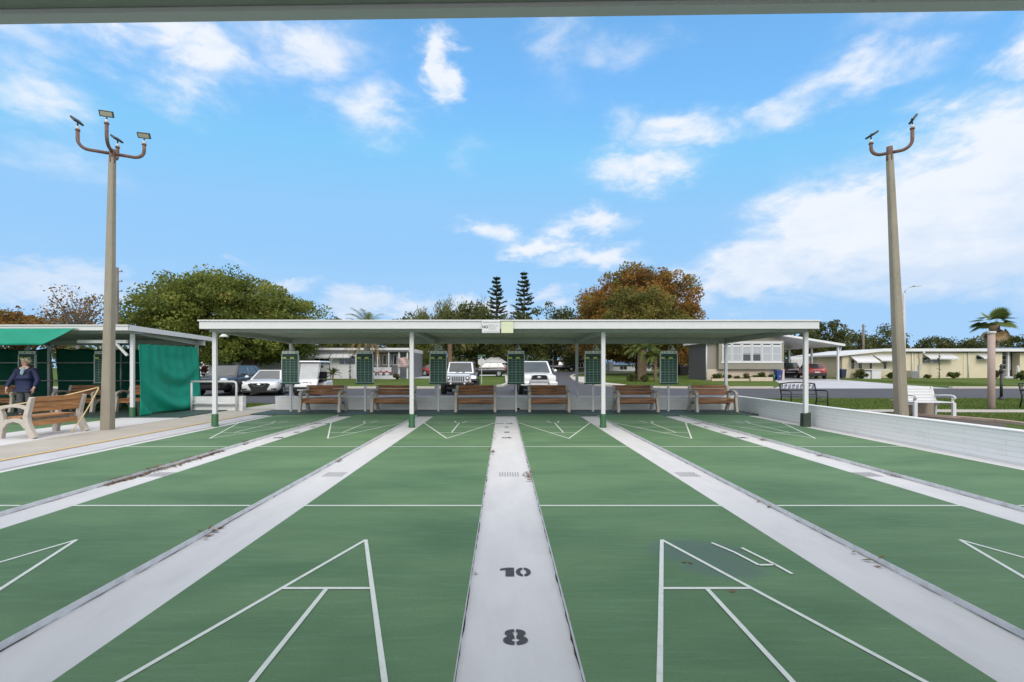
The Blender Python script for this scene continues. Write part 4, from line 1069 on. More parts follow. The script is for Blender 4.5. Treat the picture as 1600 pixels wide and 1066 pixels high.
# ------------------------------------------------------------------ vehicles (local front is -y)
def paint(name, col, metal=0.0):
    return surf(name, col, .28, .04, 1.5, metal=metal, coat=.6, dirt=[c * .8 for c in col], dirt_amt=.3, dscale=2)
P_ = {'white': paint('paint_white', (.60, .61, .62)), 'dark': paint('paint_charcoal', (.010, .010, .013)), 'black': paint('paint_black', (.010, .010, .012)), 'silver': paint('paint_silver', (.50, .53, .57), .35), 'red': paint('paint_red', (.30, .022, .020)), 'maroon': paint('paint_maroon', (.20, .012, .014))}
def loft_body(st, crown=.03):
    mb = MB(); rings = []
    prof = [(0, 0), (.84, 0), (.965, .13), (1, .42), (.99, .72), (.93, .93), (.70, 1.0), (0, 1.0)]
    k = 14
    vs = []; fs = []
    for (y, hw, zb, zt) in st:
        half = [(px * hw, zb + pz * (zt - zb) + (crown if pz == 1.0 and px < .9 else 0) * (1 if px < .5 else .6)) for px, pz in prof]
        ring = half + [(-x, z) for x, z in reversed(half[1:-1])]
        vs += [(x, y, z) for x, z in ring]
    n = len(ring)
    for i in range(len(st) - 1):
        for j in range(n):
            j2 = (j + 1) % n; fs.append((i * n + j, i * n + j2, (i + 1) * n + j2, (i + 1) * n + j))
    fs += [tuple(reversed(range(n))), tuple((len(st) - 1) * n + j for j in range(n))]
    mb.add(vs, fs, 0, True)
    return mb
def wheel(par, x, y, r, w=.22, rim=None, dark=False):
    s = 1 if x > 0 else -1
    o = MB().lathe([(r * .62, -w / 2), (r * .93, -w / 2), (r, -w * .36), (r, w * .36), (r * .93, w / 2), (r * .62, w / 2), (r * .62, -w / 2)], (x, y, r), 24, axis='x').build('wheel', M['rubber'], par)
    mb = MB(); xo = x + s * w * .38
    for q in range(5):
        a = 2 * math.pi * q / 5 + .3
        mb.bar((xo, y, r), (xo, y + math.cos(a) * r * .62, r + math.sin(a) * r * .62), r * .20, .035, 0, (1, 0, 0))
    mb.lathe([(r * .54, -.02), (r * .64, -.02), (r * .64, .02), (r * .54, .02), (r * .54, -.02)], (xo, y, r), 24, axis='x')
    mb.lathe([(0, .028), (r * .16, .026), (r * .16, -.02), (0, -.02)], (xo, y, r), 12, axis='x')
    mb.build('rim', rim or M['rim'], o)
    MB().lathe([(0, -.01), (r * .62, -.01), (r * .62, .01), (0, .01)], (x, y, r), 20, axis='x').build('hub_well', M['black'], o)
    return o
def pane(name, par, quad, u0, u1, v0, v1, mat, t=.012):
    """flat pane lying on a body face: quad = bottom-left, bottom-right, top-right, top-left"""
    a, b, c, d = [Vector(q) for q in quad]
    def at(u, v): return a.lerp(b, u).lerp(d.lerp(c, u), v)
    p = [at(u0, v0), at(u1, v0), at(u1, v1), at(u0, v1)]
    n = (p[1] - p[0]).cross(p[3] - p[0]).normalized()
    if n.dot(at(.5, .5) - Vector((0, at(.5, .5).y * .3, .6))) < 0: n = -n
    return MB().hexa([q - n * .01 for q in p] + [q + n * t for q in p]).build(name, mat, par, bevel=.006)
def make_car(label, cat, loc, rotz, st, cab, pm, r, axles, hood_z, front=None, wheel_w=.22, side_split=(.03, .36, .40, .74, .78, .96), rim=None, group=None):
    t = thing('car', label, cat, loc, rotz, group)
    body = loft_body(st).build('body', pm, t, subsurf=1)
    (yb0, zb0, yb1, zb1, hb, yr0, yr1, zr, hr) = cab     # windscreen foot, rear window foot, belt half width, roof front/rear, roof height/half width
    q = [(-hb, yb0, zb0 - .06), (hb, yb0, zb0 - .06), (hb, yb1, zb1 - .06), (-hb, yb1, zb1 - .06), (-hr, yr0, zr), (hr, yr0, zr), (hr, yr1, zr), (-hr, yr1, zr)]
    MB().hexa(q).build('cabin', pm, t, bevel=.05)
    pane('windscreen', t, [q[0], q[1], q[5], q[4]], .07, .93, .10, .93, M['glass'])
    pane('rear_window', t, [q[3], q[2], q[6], q[7]], .10, .90, .22, .90, M['glass'])
    for s in (0, 1):
        f = [q[1], q[2], q[6], q[5]] if s else [q[0], q[3], q[7], q[4]]
        for i in range(0, len(side_split), 2):
            pane('side_window', t, f, side_split[i], side_split[i + 1], .20, .88, M['glass'])
    hw = max(s[1] for s in st)
    for y in axles:
        for s in (-1, 1):
            a = MB().lathe([(0, -.03), (r + .075, -.03), (r + .075, .03), (0, .03)], (s * (hw - .022), y, r + .01), 24, axis='x').build('wheel_arch', M['black'], t)
            wheel(t, s * (hw - wheel_w / 2 + .022), y, r, wheel_w, rim)
    for s in (-1, 1):
        m = MB().ball((s * (hw + .10), yb0 + .42, zb0 + .13), .11, 10, 0, (1, .55, .75)).build('door_mirror', pm, t)
        MB().bar((s * (hw - .06), yb0 + .42, zb0 + .07), (s * (hw + .05), yb0 + .42, zb0 + .10), .05, .04).build('mirror_arm', M['black'], m)
        MB().box(s * hw - .012, s * hw + .012, yb0 + 1.15, yb0 + 1.35, zb0 - .14, zb0 - .11).build('door_handle', pm, t)
    return t
def poly_front(name, par, poly, y, d, mat, **k): return MB().prism(poly, 'y', y, y + d).build(name, mat, par, **k)

Lz = hz(25)
# charcoal SUV, nose to the courts
st = [(-2.40, .72, .42, .80), (-2.36, .84, .34, .92), (-2.15, .92, .28, 1.00), (-1.3, .955, .26, 1.08), (0, .96, .26, 1.10), (1.4, .955, .27, 1.12), (2.1, .93, .33, 1.10), (2.36, .86, .40, 1.05), (2.40, .76, .46, .95)]
suv = make_car('charcoal crossover parked facing the courts behind the railing', 'car', (-15.1, 26.1, .012), R(4), st, (-1.22, 1.08, 2.28, 1.12, .86, -.45, 1.55, 1.70, .64), P_['dark'], .36, (-1.42, 1.40), 1.0)
suv.scale = (1, 1, .92)
poly_front('grille', suv, [(-.52, .70), (.52, .70), (.56, .92), (-.56, .92)], -2.42, .12, M['black'], bevel=.01)
MB().box(-.50, .50, -2.45, -2.41, .85, .885).build('grille_bar', M['chrome'], suv); MB().box(-.50, .50, -2.45, -2.41, .76, .79).build('grille_bar', M['chrome'], suv)
poly_front('lower_intake', suv, [(-.62, .42), (.62, .42), (.55, .60), (-.55, .60)], -2.43, .12, M['black'], bevel=.01)
for s in (-1, 1):
    MB().ball((s * .70, -2.24, .88), .2, 12, 0, (1, .9, .52)).build('headlight', M['lens'], suv)
    MB().bar((s * .60, -.4, 1.73), (s * .60, 1.5, 1.73), .04, .035).build('roof_rail', M['black'], suv)
    MB().bar((s * .87, -1.0, 1.115), (s * .88, 2.1, 1.14), .012, .02).build('chrome_trim', M['chrome'], suv)
# white sedan
st = [(-2.44, .66, .36, .66), (-2.38, .82, .26, .74), (-2.10, .91, .22, .82), (-1.2, .93, .20, .92), (0, .93, .20, .95), (1.4, .93, .20, .98), (2.1, .90, .25, 1.00), (2.38, .80, .34, .94), (2.42, .7, .42, .86)]
sed = make_car('white saloon car parked facing the courts beside the golf cart', 'car', (-12.9, 26.1, .012), R(13), st, (-1.15, .92, 1.75, .99, .80, -.2, .95, 1.45, .57), P_['white'], .335, (-1.40, 1.40), .9, side_split=(.06, .46, .50, .86))
sed.scale = (1, 1, .90)
poly_front('grille', sed, [(-.34, .30), (.34, .30), (.52, .66), (.40, .72), (-.40, .72), (-.52, .66)], -2.45, .14, M['black'], bevel=.01)
mb = MB(); mb.bar((-.40, -2.47, .72), (-.17, -2.47, .52), .03, .05); mb.bar((.40, -2.47, .72), (.17, -2.47, .52), .03, .05); mb.bar((-.18, -2.474, .525), (.18, -2.474, .525), .03, .05)
mb.build('grille_chevron', M['chrome'], sed)
MB().lathe([(0, -.02), (.085, -.02), (.085, .02), (0, .02)], (0, -2.48, .63), 16, axis='y').build('badge', M['chrome'], sed)
for s in (-1, 1):
    MB().hexa([(s * .48, -2.40, .66), (s * .86, -2.13, .74), (s * .86, -2.0, .74), (s * .5, -2.2, .66), (s * .50, -2.385, .75), (s * .85, -2.10, .83), (s * .84, -1.98, .83), (s * .5, -2.2, .75)]).build('headlight', M['lens'], sed, bevel=.02)
    MB().box(s * .68 - .13, s * .68 + .13, -2.43, -2.3, .36, .43).build('fog_recess', M['black'], sed, bevel=.01)
MB().box(-.78, .78, -2.42, -2.2, .20, .26).build('lip', M['black'], sed, bevel=.01)
# silver off-road car
t = thing('car', 'silver boxy off-road car with seven-slot grille parked facing the courts', 'car', (PX(717, 25.2), 26.7, .012), 0)
MB().hexa([(-.70, -1.95, .62), (.70, -1.95, .62), (.78, 1.9, .58), (-.78, 1.9, .58), (-.66, -1.95, 1.04), (.66, -1.95, 1.04), (.78, 1.9, 1.12), (-.78, 1.9, 1.12)]).build('body', P_['silver'], t, bevel=.05)
MB().hexa([(-.62, -1.90, 1.03), (.62, -1.90, 1.03), (.72, -.62, 1.06), (-.72, -.62, 1.06), (-.58, -1.86, 1.10), (.58, -1.86, 1.10), (.68, -.62, 1.16), (-.68, -.62, 1.16)]).build('bonnet', P_['silver'], t, bevel=.03)
q = [(-.76, -.62, 1.1), (.76, -.62, 1.1), (.76, 1.85, 1.1), (-.76, 1.85, 1.1), (-.66, -.36, 1.76), (.66, -.36, 1.76), (.66, 1.72, 1.76), (-.66, 1.72, 1.76)]
MB().hexa(q).build('cabin', P_['silver'], t, bevel=.045)
MB().box(-.64, .64, -.32, 1.7, 1.762, 1.80).build('hardtop', M['black'], t, bevel=.02)
pane('windscreen', t, [q[0], q[1], q[5], q[4]], .06, .94, .14, .92, M['glass'])
for f in ([q[1], q[2], q[6], q[5]], [q[0], q[3], q[7], q[4]]):
    pane('side_window', t, f, .05, .42, .15, .9, M['glass']); pane('side_window', t, f, .48, .93, .15, .9, M['glass'])
g = MB().hexa([(-.60, -2.0, .60), (.60, -2.0, .60), (.60, -1.93, .60), (-.60, -1.93, .60), (-.62, -1.97, 1.06), (.62, -1.97, 1.06), (.62, -1.90, 1.06), (-.62, -1.90, 1.06)]).build('grille_panel', P_['silver'], t, bevel=.02)
for i in range(7):
    x = (i - 3) * .098; MB().hexa([(x - .029, -2.012, .71), (x + .029, -2.012, .71), (x + .029, -1.95, .71), (x - .029, -1.95, .71), (x - .029, -1.99, .97), (x + .029, -1.99, .97), (x + .029, -1.92, .97), (x - .029, -1.92, .97)]).build('slot', M['black'], g)
for s in (-1, 1):
    h = MB().lathe([(.0, -.06), (.075, -.055), (.10, -.03), (.105, .05), (0, .05)], (s * .50, -1.99, .88), 18, axis='y').build('headlight', M['black'], t)
    MB().ball((s * .50, -2.03, .88), .072, 12, 0, (1, .5, 1)).build('lens', M['lens'], h)
    MB().lathe([(0, -.03), (.045, -.03), (.045, .03), (0, .03)], (s * .54, -2.0, .72), 12, axis='y').build('indicator', surf('amber', (.4, .14, .02), .3, .1, 20), t)
    f = MB().hexa([(s * .66, -1.80, .84), (s * .96, -1.80, .84), (s * .96, -.75, .84), (s * .66, -.75, .84), (s * .66, -1.76, 1.03), (s * .93, -1.74, 1.0), (s * .93, -.80, 1.03), (s * .66, -.78, 1.05)]).build('fender', P_['silver'], t, bevel=.03)
    MB().hexa([(s * .66, -1.9, .74), (s * 1.0, -1.9, .74), (s * 1.0, -.66, .70), (s * .66, -.66, .70), (s * .66, -1.86, .845), (s * .99, -1.84, .842), (s * .99, -.70, .842), (s * .66, -.70, .845)]).build('fender_flare', M['black'], t, bevel=.03)
    for y in (-1.28, 1.35): wheel(t, s * .82, y, .41, .27)
    MB().box(s * .90 - .09, s * .90 + .09, -.55, -.47, 1.20, 1.36).build('door_mirror', M['black'], t, bevel=.02)
    MB().box(s * .80 - .07, s * .80 + .07, -.54, -.50, 1.22, 1.25).build('mirror_arm', M['black'], t)
b = MB().box(-.86, .86, -2.22, -2.02, .52, .68).build('bumper', M['black'], t, bevel=.04)
for s in (-1, 1): MB().lathe([(0, -.02), (.05, -.02), (.05, .03), (0, .03)], (s * .36, -2.23, .60), 12, axis='y').build('fog_lamp', M['lens'], b)
for s in (-1, 1): MB().bar((s * .25, -.66, 1.18), (s * .05, -.60, 1.23), .02, .02).build('wiper', M['black'], t)
MB().box(-.62, .62, -1.9, 1.8, .30, .6).build('chassis', M['black'], t)
# white pickup with bull bar
st = [(-2.62, .78, .50, .92), (-2.56, .90, .44, 1.04), (-2.3, .97, .40, 1.10), (-1.4, .99, .38, 1.16), (0, 1.0, .38, 1.18), (1.3, 1.0, .38, 1.18), (2.5, .98, .40, 1.16), (2.75, .95, .46, 1.14), (2.78, .9, .5, 1.1)]
pk = make_car('white pickup truck with a bull bar parked facing the courts', 'pickup truck', (PX(838, 25.3), 27.2, .012), R(2), st, (-1.32, 1.14, .75, 1.18, .90, -.70, .55, 1.80, .70), P_['white'], .39, (-1.70, 1.75), 1.1, wheel_w=.26, side_split=(.04, .50, .54, .94))
poly_front('grille', pk, [(-.46, .74), (.46, .74), (.42, 1.03), (-.42, 1.03)], -2.66, .14, M['black'], bevel=.015)
MB().prism([(-.50, .71), (.50, .71), (.50, .74), (-.50, .74)], 'y', -2.68, -2.6).build('grille_trim', M['chrome'], pk)
MB().prism([(-.43, 1.03), (.43, 1.03), (.43, 1.06), (-.43, 1.06)], 'y', -2.68, -2.6).build('grille_trim', M['chrome'], pk)
o = MB().lathe([(0, -.02), (.05, -.02), (.05, .02), (0, .02)], (0, -2.69, .93), 20, axis='y').build('badge', M['chrome'], pk); o.scale = (2.2, 1, 1)
for s in (-1, 1):
    MB().hexa([(s * .52, -2.60, .78), (s * .92, -2.50, .78), (s * .92, -2.25, .78), (s * .52, -2.3, .78), (s * .50, -2.575, 1.02), (s * .91, -2.46, 1.02), (s * .91, -2.25, 1.02), (s * .50, -2.3, 1.02)]).build('headlight', M['lens'], pk, bevel=.03)
b = MB().box(-.96, .96, -2.78, -2.55, .50, .70).build('bumper', P_['white'], pk, bevel=.04)
MB().tube([(-.50, -2.84, .60), (-.48, -2.86, .80), (-.40, -2.88, 1.02), (-.28, -2.88, 1.07), (.28, -2.88, 1.07), (.40, -2.88, 1.02), (.48, -2.86, .80), (.50, -2.84, .60)], .036, 10).build('bull_bar', P_['white'], pk)
MB().box(-.44, .44, -2.87, -2.84, .70, .80).build('bull_bar_plate', M['galv'], pk, bevel=.01)
MB().box(-.80, .80, -2.4, 2.4, .28, .45).build('chassis', M['black'], pk)
# golf cart
t = thing('golf_cart', 'white golf cart with white canopy parked facing the courts', 'golf cart', (PX(484, 24.4), 25.0, .012), R(2))
MB().hexa([(-.56, -1.2, .28), (.56, -1.2, .28), (.60, 1.15, .28), (-.60, 1.15, .28), (-.54, -1.1, .38), (.54, -1.1, .38), (.58, 1.1, .40), (-.58, 1.1, .40)]).build('floor_pan', M['black'], t, bevel=.02)
mb = MB()
mb.grid(lambda u, v: ((u - .5) * 1.16 * (1 - .12 * v), -1.38 + .52 * v ** 1.4 + .16 * (2 * u - 1) ** 2, .44 + .42 * math.sin(v * 1.45)), 14, 10)
mb.build('front_cowl', P_['white'], t, solid=.03)
MB().box(-.13, .13, -1.255, -1.225, .66, .70).build('badge', M['black'], t)
for s in (-1, 1): MB().ball((s * .26, -1.24, .69), .05, 10, 0, (1.3, .6, .6)).build('headlight', M['lens'], t)
MB().box(-.56, .56, -1.42, -1.26, .36, .46).build('bumper', M['black'], t, bevel=.03)
MB().box(-.34, .34, -1.435, -1.425, .27, .35).build('front_plate', M['galv'], t)
MB().hexa([(-.46, -.86, .84), (.46, -.86, .84), (.46, -.84, .84), (-.46, -.84, .84), (-.48, -.60, 1.66), (.48, -.60, 1.66), (.48, -.58, 1.66), (-.48, -.58, 1.66)]).build('windscreen', surf('perspex', (.40, .42, .43), .12, .1, 3), t)
MB().hexa([(-.47, -.745, 1.21), (.47, -.745, 1.21), (.47, -.72, 1.21), (-.47, -.72, 1.21), (-.47, -.738, 1.235), (.47, -.738, 1.235), (.47, -.715, 1.235), (-.47, -.715, 1.235)]).build('windscreen_bar', M['galv'], t)
MB().hexa([(-.60, -.75, 1.72), (.60, -.75, 1.72), (.60, .85, 1.72), (-.60, .85, 1.72), (-.52, -.66, 1.79), (.52, -.66, 1.79), (.52, .76, 1.79), (-.52, .76, 1.79)]).build('canopy', P_['white'], t, bevel=.03)
for s in (-1, 1):
    MB().tube([(s * .50, -.88, .80), (s * .53, -.58, 1.72)], .02, 8).build('canopy_post', M['galv'], t)
    MB().tube([(s * .55, .95, .85), (s * .53, .72, 1.72)], .02, 8).build('canopy_post', M['black'], t)
    MB().box(s * .64 - .06, s * .64 + .06, -.72, -.68, 1.42, 1.56).build('side_mirror', M['black'], t, bevel=.015)
    for y in (-.92, .85): wheel(t, s * .52, y, .235, .20, M['galv'])
MB().box(-.52, .52, -.12, .42, .68, .82).build('seat', M['black'], t, bevel=.04)
MB().box(-.52, .52, .40, .50, .84, 1.22).build('seat_back', M['black'], t, bevel=.04)
MB().hexa([(-.60, .0, .40), (.60, .0, .40), (.60, 1.2, .40), (-.60, 1.2, .40), (-.58, .0, .68), (.58, .0, .68), (.58, 1.2, .74), (-.58, 1.2, .74)]).build('rear_body', P_['white'], t, bevel=.05)
MB().tube([(.06, -.84, .80), (.25, -.50, 1.0)], .02, 8).build('steering_column', M['black'], t)
MB().lathe([(.15, -.02), (.18, 0), (.15, .02), (.13, 0), (.15, -.02)], (.25, -.49, 1.02), 18).build('steering_wheel', M['black'], t)
# cars farther off
st = [(-2.40, .66, .36, .70), (-2.32, .82, .26, .78), (-2.05, .90, .22, .86), (-1.2, .92, .20, .94), (0, .92, .20, .96), (1.4, .92, .20, 1.00), (2.05, .88, .26, 1.02), (2.34, .78, .36, .96), (2.38, .7, .44, .88)]
D = 60.0
red1 = make_car('dark red hatchback seen side-on between the white post and a scoreboard', 'car', (PX(682, D), D, hz(D) + .01), R(90), st, (-1.15, .94, 1.95, 1.02, .80, -.2, 1.05, 1.47, .58), P_['maroon'], .34, (-1.42, 1.38), .9)
st = [(-2.40, .76, .42, .84), (-2.34, .88, .34, .96), (-2.1, .94, .28, 1.02), (-1.3, .96, .26, 1.08), (0, .96, .26, 1.10), (1.4, .96, .27, 1.12), (2.1, .93, .33, 1.12), (2.36, .88, .40, 1.06), (2.40, .8, .46, .98)]
D = 58.5
bs = make_car('black sport-utility car seen side-on behind the street sign', 'car', (PX(762, D), D, hz(D) + .01), R(-90), st, (-1.2, 1.08, 2.3, 1.12, .86, -.4, 1.75, 1.74, .66), P_['black'], .37, (-1.42, 1.42), 1.0)
for s in (-1, 1): MB().ball((s * .80, 2.24, 1.02), .15, 10, 0, (.8, 1, 1.1)).build('tail_light', M['red_lens'], bs)
for s in (-1, 1): MB().ball((s * .76, 2.26, .9), .13, 10, 0, (.8, .8, .6)).build('tail_light', M['red_lens'], red1)
D = 49.5
rc = make_car('bright red crossover parked under the carport of the olive house', 'car', (PX(1288, D), D + 2.2, hz(D) + .012), R(161), st, (-1.2, 1.08, 2.3, 1.12, .86, -.4, 1.75, 1.66, .66), P_['red'], .36, (-1.42, 1.42), 1.0)
poly_front('rear_bumper', rc, [(-.86, .34), (.86, .34), (.84, .66), (-.84, .66)], 2.30, .14, M['black'], bevel=.03)
MB().box(-.24, .24, 2.44, 2.455, .66, .79).build('number_plate', M['white'], rc)
for s in (-1, 1): MB().ball((s * .74, 2.28, .98), .16, 10, 0, (1, .8, .5)).build('tail_light', M['red_lens'], rc)
D = 54.0
dc = make_car('dark sport-utility car deep in the carport beside the red one', 'car', (PX(1244, D), D + 2, hz(D) + .012), R(165), st, (-1.2, 1.08, 2.3, 1.12, .86, -.4, 1.75, 1.72, .66), P_['black'], .36, (-1.42, 1.42), 1.0)
for s in (-1, 1): MB().ball((s * .76, 2.28, .98), .15, 10, 0, (.8, .8, 1)).build('tail_light', M['red_lens'], dc)
MB().box(-.45, .45, 2.41, 2.44, .86, .98).build('tailgate_trim', M['chrome'], dc); MB().box(-.6, .6, 2.41, 2.44, .56, .66).build('bumper_trim', M['chrome'], dc)
D = 70.0
wc = make_car('white car just visible left of the olive house behind a dark bin', 'car', (PX(1062, D), D, hz(D) + .01), R(60), st, (-1.2, 1.08, 2.3, 1.12, .86, -.4, 1.75, 1.60, .66), P_['white'], .36, (-1.42, 1.42), 1.0)
D = 88.0
bt = make_car('black pickup parked across the end of the side road', 'pickup truck', (PX(878, D), D, hz(D) + .01), R(86), [(-2.6, .8, .5, 1.0), (-2.5, .95, .44, 1.1), (-1.4, .98, .4, 1.16), (0, .98, .4, 1.18), (2.5, .98, .42, 1.18), (2.7, .9, .5, 1.1)], (-1.3, 1.12, .8, 1.16, .88, -.7, .6, 1.85, .68), P_['black'], .40, (-1.7, 1.7), 1.0, side_split=(.05, .5, .55, .95))

# ------------------------------------------------------------------ houses
def window(par, x0, x1, z0, z1, y, nx=1, nz=1, fr=.07, mat=None, blind=None, name='window'):
    mb = MB(); yf = y - .05
    mb.box(x0, x1, yf, y + .02, z0, z0 + fr); mb.box(x0, x1, yf, y + .02, z1 - fr, z1)
    mb.box(x0, x0 + fr, yf + .003, y + .02, z0 + fr, z1 - fr); mb.box(x1 - fr, x1, yf + .003, y + .02, z0 + fr, z1 - fr)
    for i in range(1, nx): x = x0 + (x1 - x0) * i / nx; mb.box(x - fr * .4, x + fr * .4, yf + .006, y + .02, z0 + fr, z1 - fr)
    for i in range(1, nz): z = z0 + (z1 - z0) * i / nz; mb.box(x0 + fr, x1 - fr, yf + .010, y + .02, z - fr * .3, z + fr * .3)
    w = mb.build(name, mat or M['white'], par, True)
    MB().box(x0 + .01, x1 - .01, y - .015, y + .04, z0 + .01, z1 - .01).build('pane', M['glass_house'], w, True)
    if blind: MB().box(x0 + fr, x1 - fr, y - .019, y - .016, z0 + blind[0] * (z1 - z0), z0 + blind[1] * (z1 - z0)).build('blind', M['curtain'], w, True)
    return w
def awning(par, x0, x1, zt, zl, y, out):
    mb = MB(); mb.hexa([(x0, y - out, zl), (x1, y - out, zl), (x1, y + .02, zt), (x0, y + .02, zt), (x0, y - out, zl + .05), (x1, y - out, zl + .05), (x1, y + .02, zt + .05), (x0, y + .02, zt + .05)])
    mb.box(x0 - .004, x1 + .004, y - out - .012, y - out, zl - .10, zl + .052)
    for x in (x0, x1): mb.bar((x, y - out + .05, zl), (x, y, zl - .35), .02, .02)
    return mb.build('awning', M['white'], par, True)
M['olive_siding'] = siding('olive_siding', (.235, .222, .180), .20)
M['skirt'] = surf('skirting', (.50, .42, .33), .8, .08, 2)
M['old_wall'] = siding('weathered_side', (.085, .085, .085), .45, True, .6)
M['cream_siding'] = siding('cream_siding', (.58, .52, .37), .32, True, .9)
M['white_siding'] = siding('white_siding', (.60, .61, .62), .30, False, .8)
M['pale_wall'] = siding('pale_wall', (.62, .63, .66), .4, True, .85)
M['roof_white'] = surf('white_roof', (.62, .63, .64), .5, .06, 1.0, dirt=(.4, .4, .4), dirt_amt=.4, dscale=.8)
M['blue_roof'] = surf('blue_roof', (.10, .16, .26), .6, .1, 1)
# olive house with the wide bay window
D = 47.0; b0 = hz(D)
t = thing('house', 'olive-green house with a wide white bay window and carport', 'house', (PX(1160, D), D, b0))
xl, xr = PX(1104, D), PX(1225, D); zw = PZ(533, D)
MB().box(xl, xr, D, D + 4.3, PZ(577, D), zw).build('wall', M['olive_siding'], t, True)
MB().prism([(xl, zw + .002), (xr, zw + .002), (PX(1195, D), PZ(521, D))], 'y', D + .01, D + 4.25).build('gable', M['olive_siding'], t, True)
MB().box(xl - .03, xr + .03, D - .03, D + 4.32, b0 - .1, PZ(577, D)).build('skirting', M['skirt'], t, True)
bx0, bx1 = PX(1120, D), PX(1220.5, D)
MB().box(bx0, bx1, D - .45, D - .032, PZ(577, D) + .003, zw + .02).build('bay', M['olive_siding'], t, True)
MB().box(xl - .09, xl - .035, D + .12, D + 4.31, b0 - .05, PZ(540, D)).build('side_wall', M['old_wall'], t, True)
MB().tube([(xl - .02, D - .05, PZ(536, D)), (xl - .05, D - .08, b0 + .1)], .07, 8).build('downpipe', M['white'], t, True)
wx = np.linspace(PX(1124.5, D), PX(1217, D), 7)
frm = MB(); frm.box(wx[0] - .1, wx[-1] + .1, D - .52, D - .452, PZ(567.5, D), PZ(565.5, D)); frm.box(wx[0] - .1, wx[-1] + .1, D - .52, D - .452, PZ(536, D), PZ(534.2, D))
frm.build('window_trim', M['white'], t, True)
for i in range(6):
    w = window(t, wx[i] + .03, wx[i + 1] - .03, PZ(565.5, D), PZ(541.5, D), D - .45, 1, 2, .085, blind=(.06, .94) if i in (0, 1, 4, 5) else (.55, .95))
    window(t, wx[i] + .03, wx[i + 1] - .03, PZ(541.3, D), PZ(536, D), D - .45, 1, 1, .10, name='transom')
roof = MB(); rx = PX(1195, D)
roof.hexa([(xl - .5, D - .6, PZ(537, D)), (rx, D - .6, PZ(522, D)), (rx, D + 4.8, PZ(522, D)), (xl - .5, D + 4.8, PZ(537, D)), (xl - .5, D - .6, PZ(534, D)), (rx, D - .6, PZ(519, D)), (rx, D + 4.8, PZ(519, D)), (xl - .5, D + 4.8, PZ(534, D))])
xe = PX(1314, D)
roof.hexa([(rx + .003, D - .6, PZ(522, D)), (xe, D - .6, PZ(541.5, D)), (xe, D + 13.4, PZ(541.5, D)), (rx + .003, D + 13.4, PZ(522, D)), (rx + .003, D - .6, PZ(519, D)), (xe, D - .6, PZ(538, D)), (xe, D + 13.4, PZ(538, D)), (rx + .003, D + 13.4, PZ(519, D))])
roof.build('roof', M['roof_white'], t, True)
for (px, dd) in ((1308, 0), (1308, 4), (1308, 8), (1308, 12)):
    p = MB().box(PX(px, D) - .08, PX(px, D) + .08, D - .2 + dd, D - .04 + dd, b0 - .05, PZ(541.8, D)).build('carport_post', M['white'], t, True)
    if dd == 0: MB().bar((PX(1308, D) + .08, D - .12, PZ(552, D)), (PX(1313, D), D - .12, PZ(542.5, D)), .1, .1).build('brace', M['white'], p, True)
MB().box(PX(1228, D + 12), PX(1262, D + 12), D + 11, D + 11.2, b0, b0 + 2.6).build('carport_wall', M['pale_wall'], t, True)
MB().box(PX(1236, D + 8), PX(1252, D + 8), D + 8, D + 9.5, b0, b0 + 2.2).build('store_cupboard', M['white'], t, True)
# wheelie bins
def bin_(label, px, D, col, h=1.05, w=.58):
    t = thing('bin', label, 'bin', (PX(px, D), D, hz(D)))
    m = surf('bin_plastic', col, .45, .12, 5)
    MB().hexa([(-w * .38, -w * .42, .06), (w * .38, -w * .42, .06), (w * .38, w * .42, .06), (-w * .38, w * .42, .06), (-w / 2, -w * .52, h - .1), (w / 2, -w * .52, h - .1), (w / 2, w * .52, h - .1), (-w / 2, w * .52, h - .1)]).build('tub', m, t, bevel=.03)
    MB().hexa([(-w * .54, -w * .58, h - .098), (w * .54, -w * .58, h - .098), (w * .54, w * .6, h - .098), (-w * .54, w * .6, h - .098), (-w * .5, -w * .5, h - .03), (w * .5, -w * .5, h - .03), (w * .5, w * .56, h), (-w * .5, w * .56, h)]).build('lid', m, t, bevel=.02)
    for s in (-1, 1): MB().lathe([(0, -.03), (.1, -.03), (.1, .03), (0, .03)], (s * w * .36, w * .40, .1), 12, axis='x').build('wheel', M['rubber'], t)
    return t
bb = bin_('blue wheelie bin standing before the beige skirting of the olive house', 1216, 46.2, (.012, .035, .15))
MB().lathe([(.045, -.004), (.07, -.004), (.07, .004), (.045, .004), (.045, -.004)], (0, -.30, .42), 14, axis='y').build('emblem', M['white'], bb)
bin_('small teal bin beside the blue wheelie bin', 1206, 46.4, (.06, .20, .19), .55, .45)
bin_('dark blue bin at the corner of the cream house', 1316, 52, (.02, .03, .07))
bin_('black bin standing left of the olive house', 1067, 62, (.012, .012, .013), 1.3, 1.2)
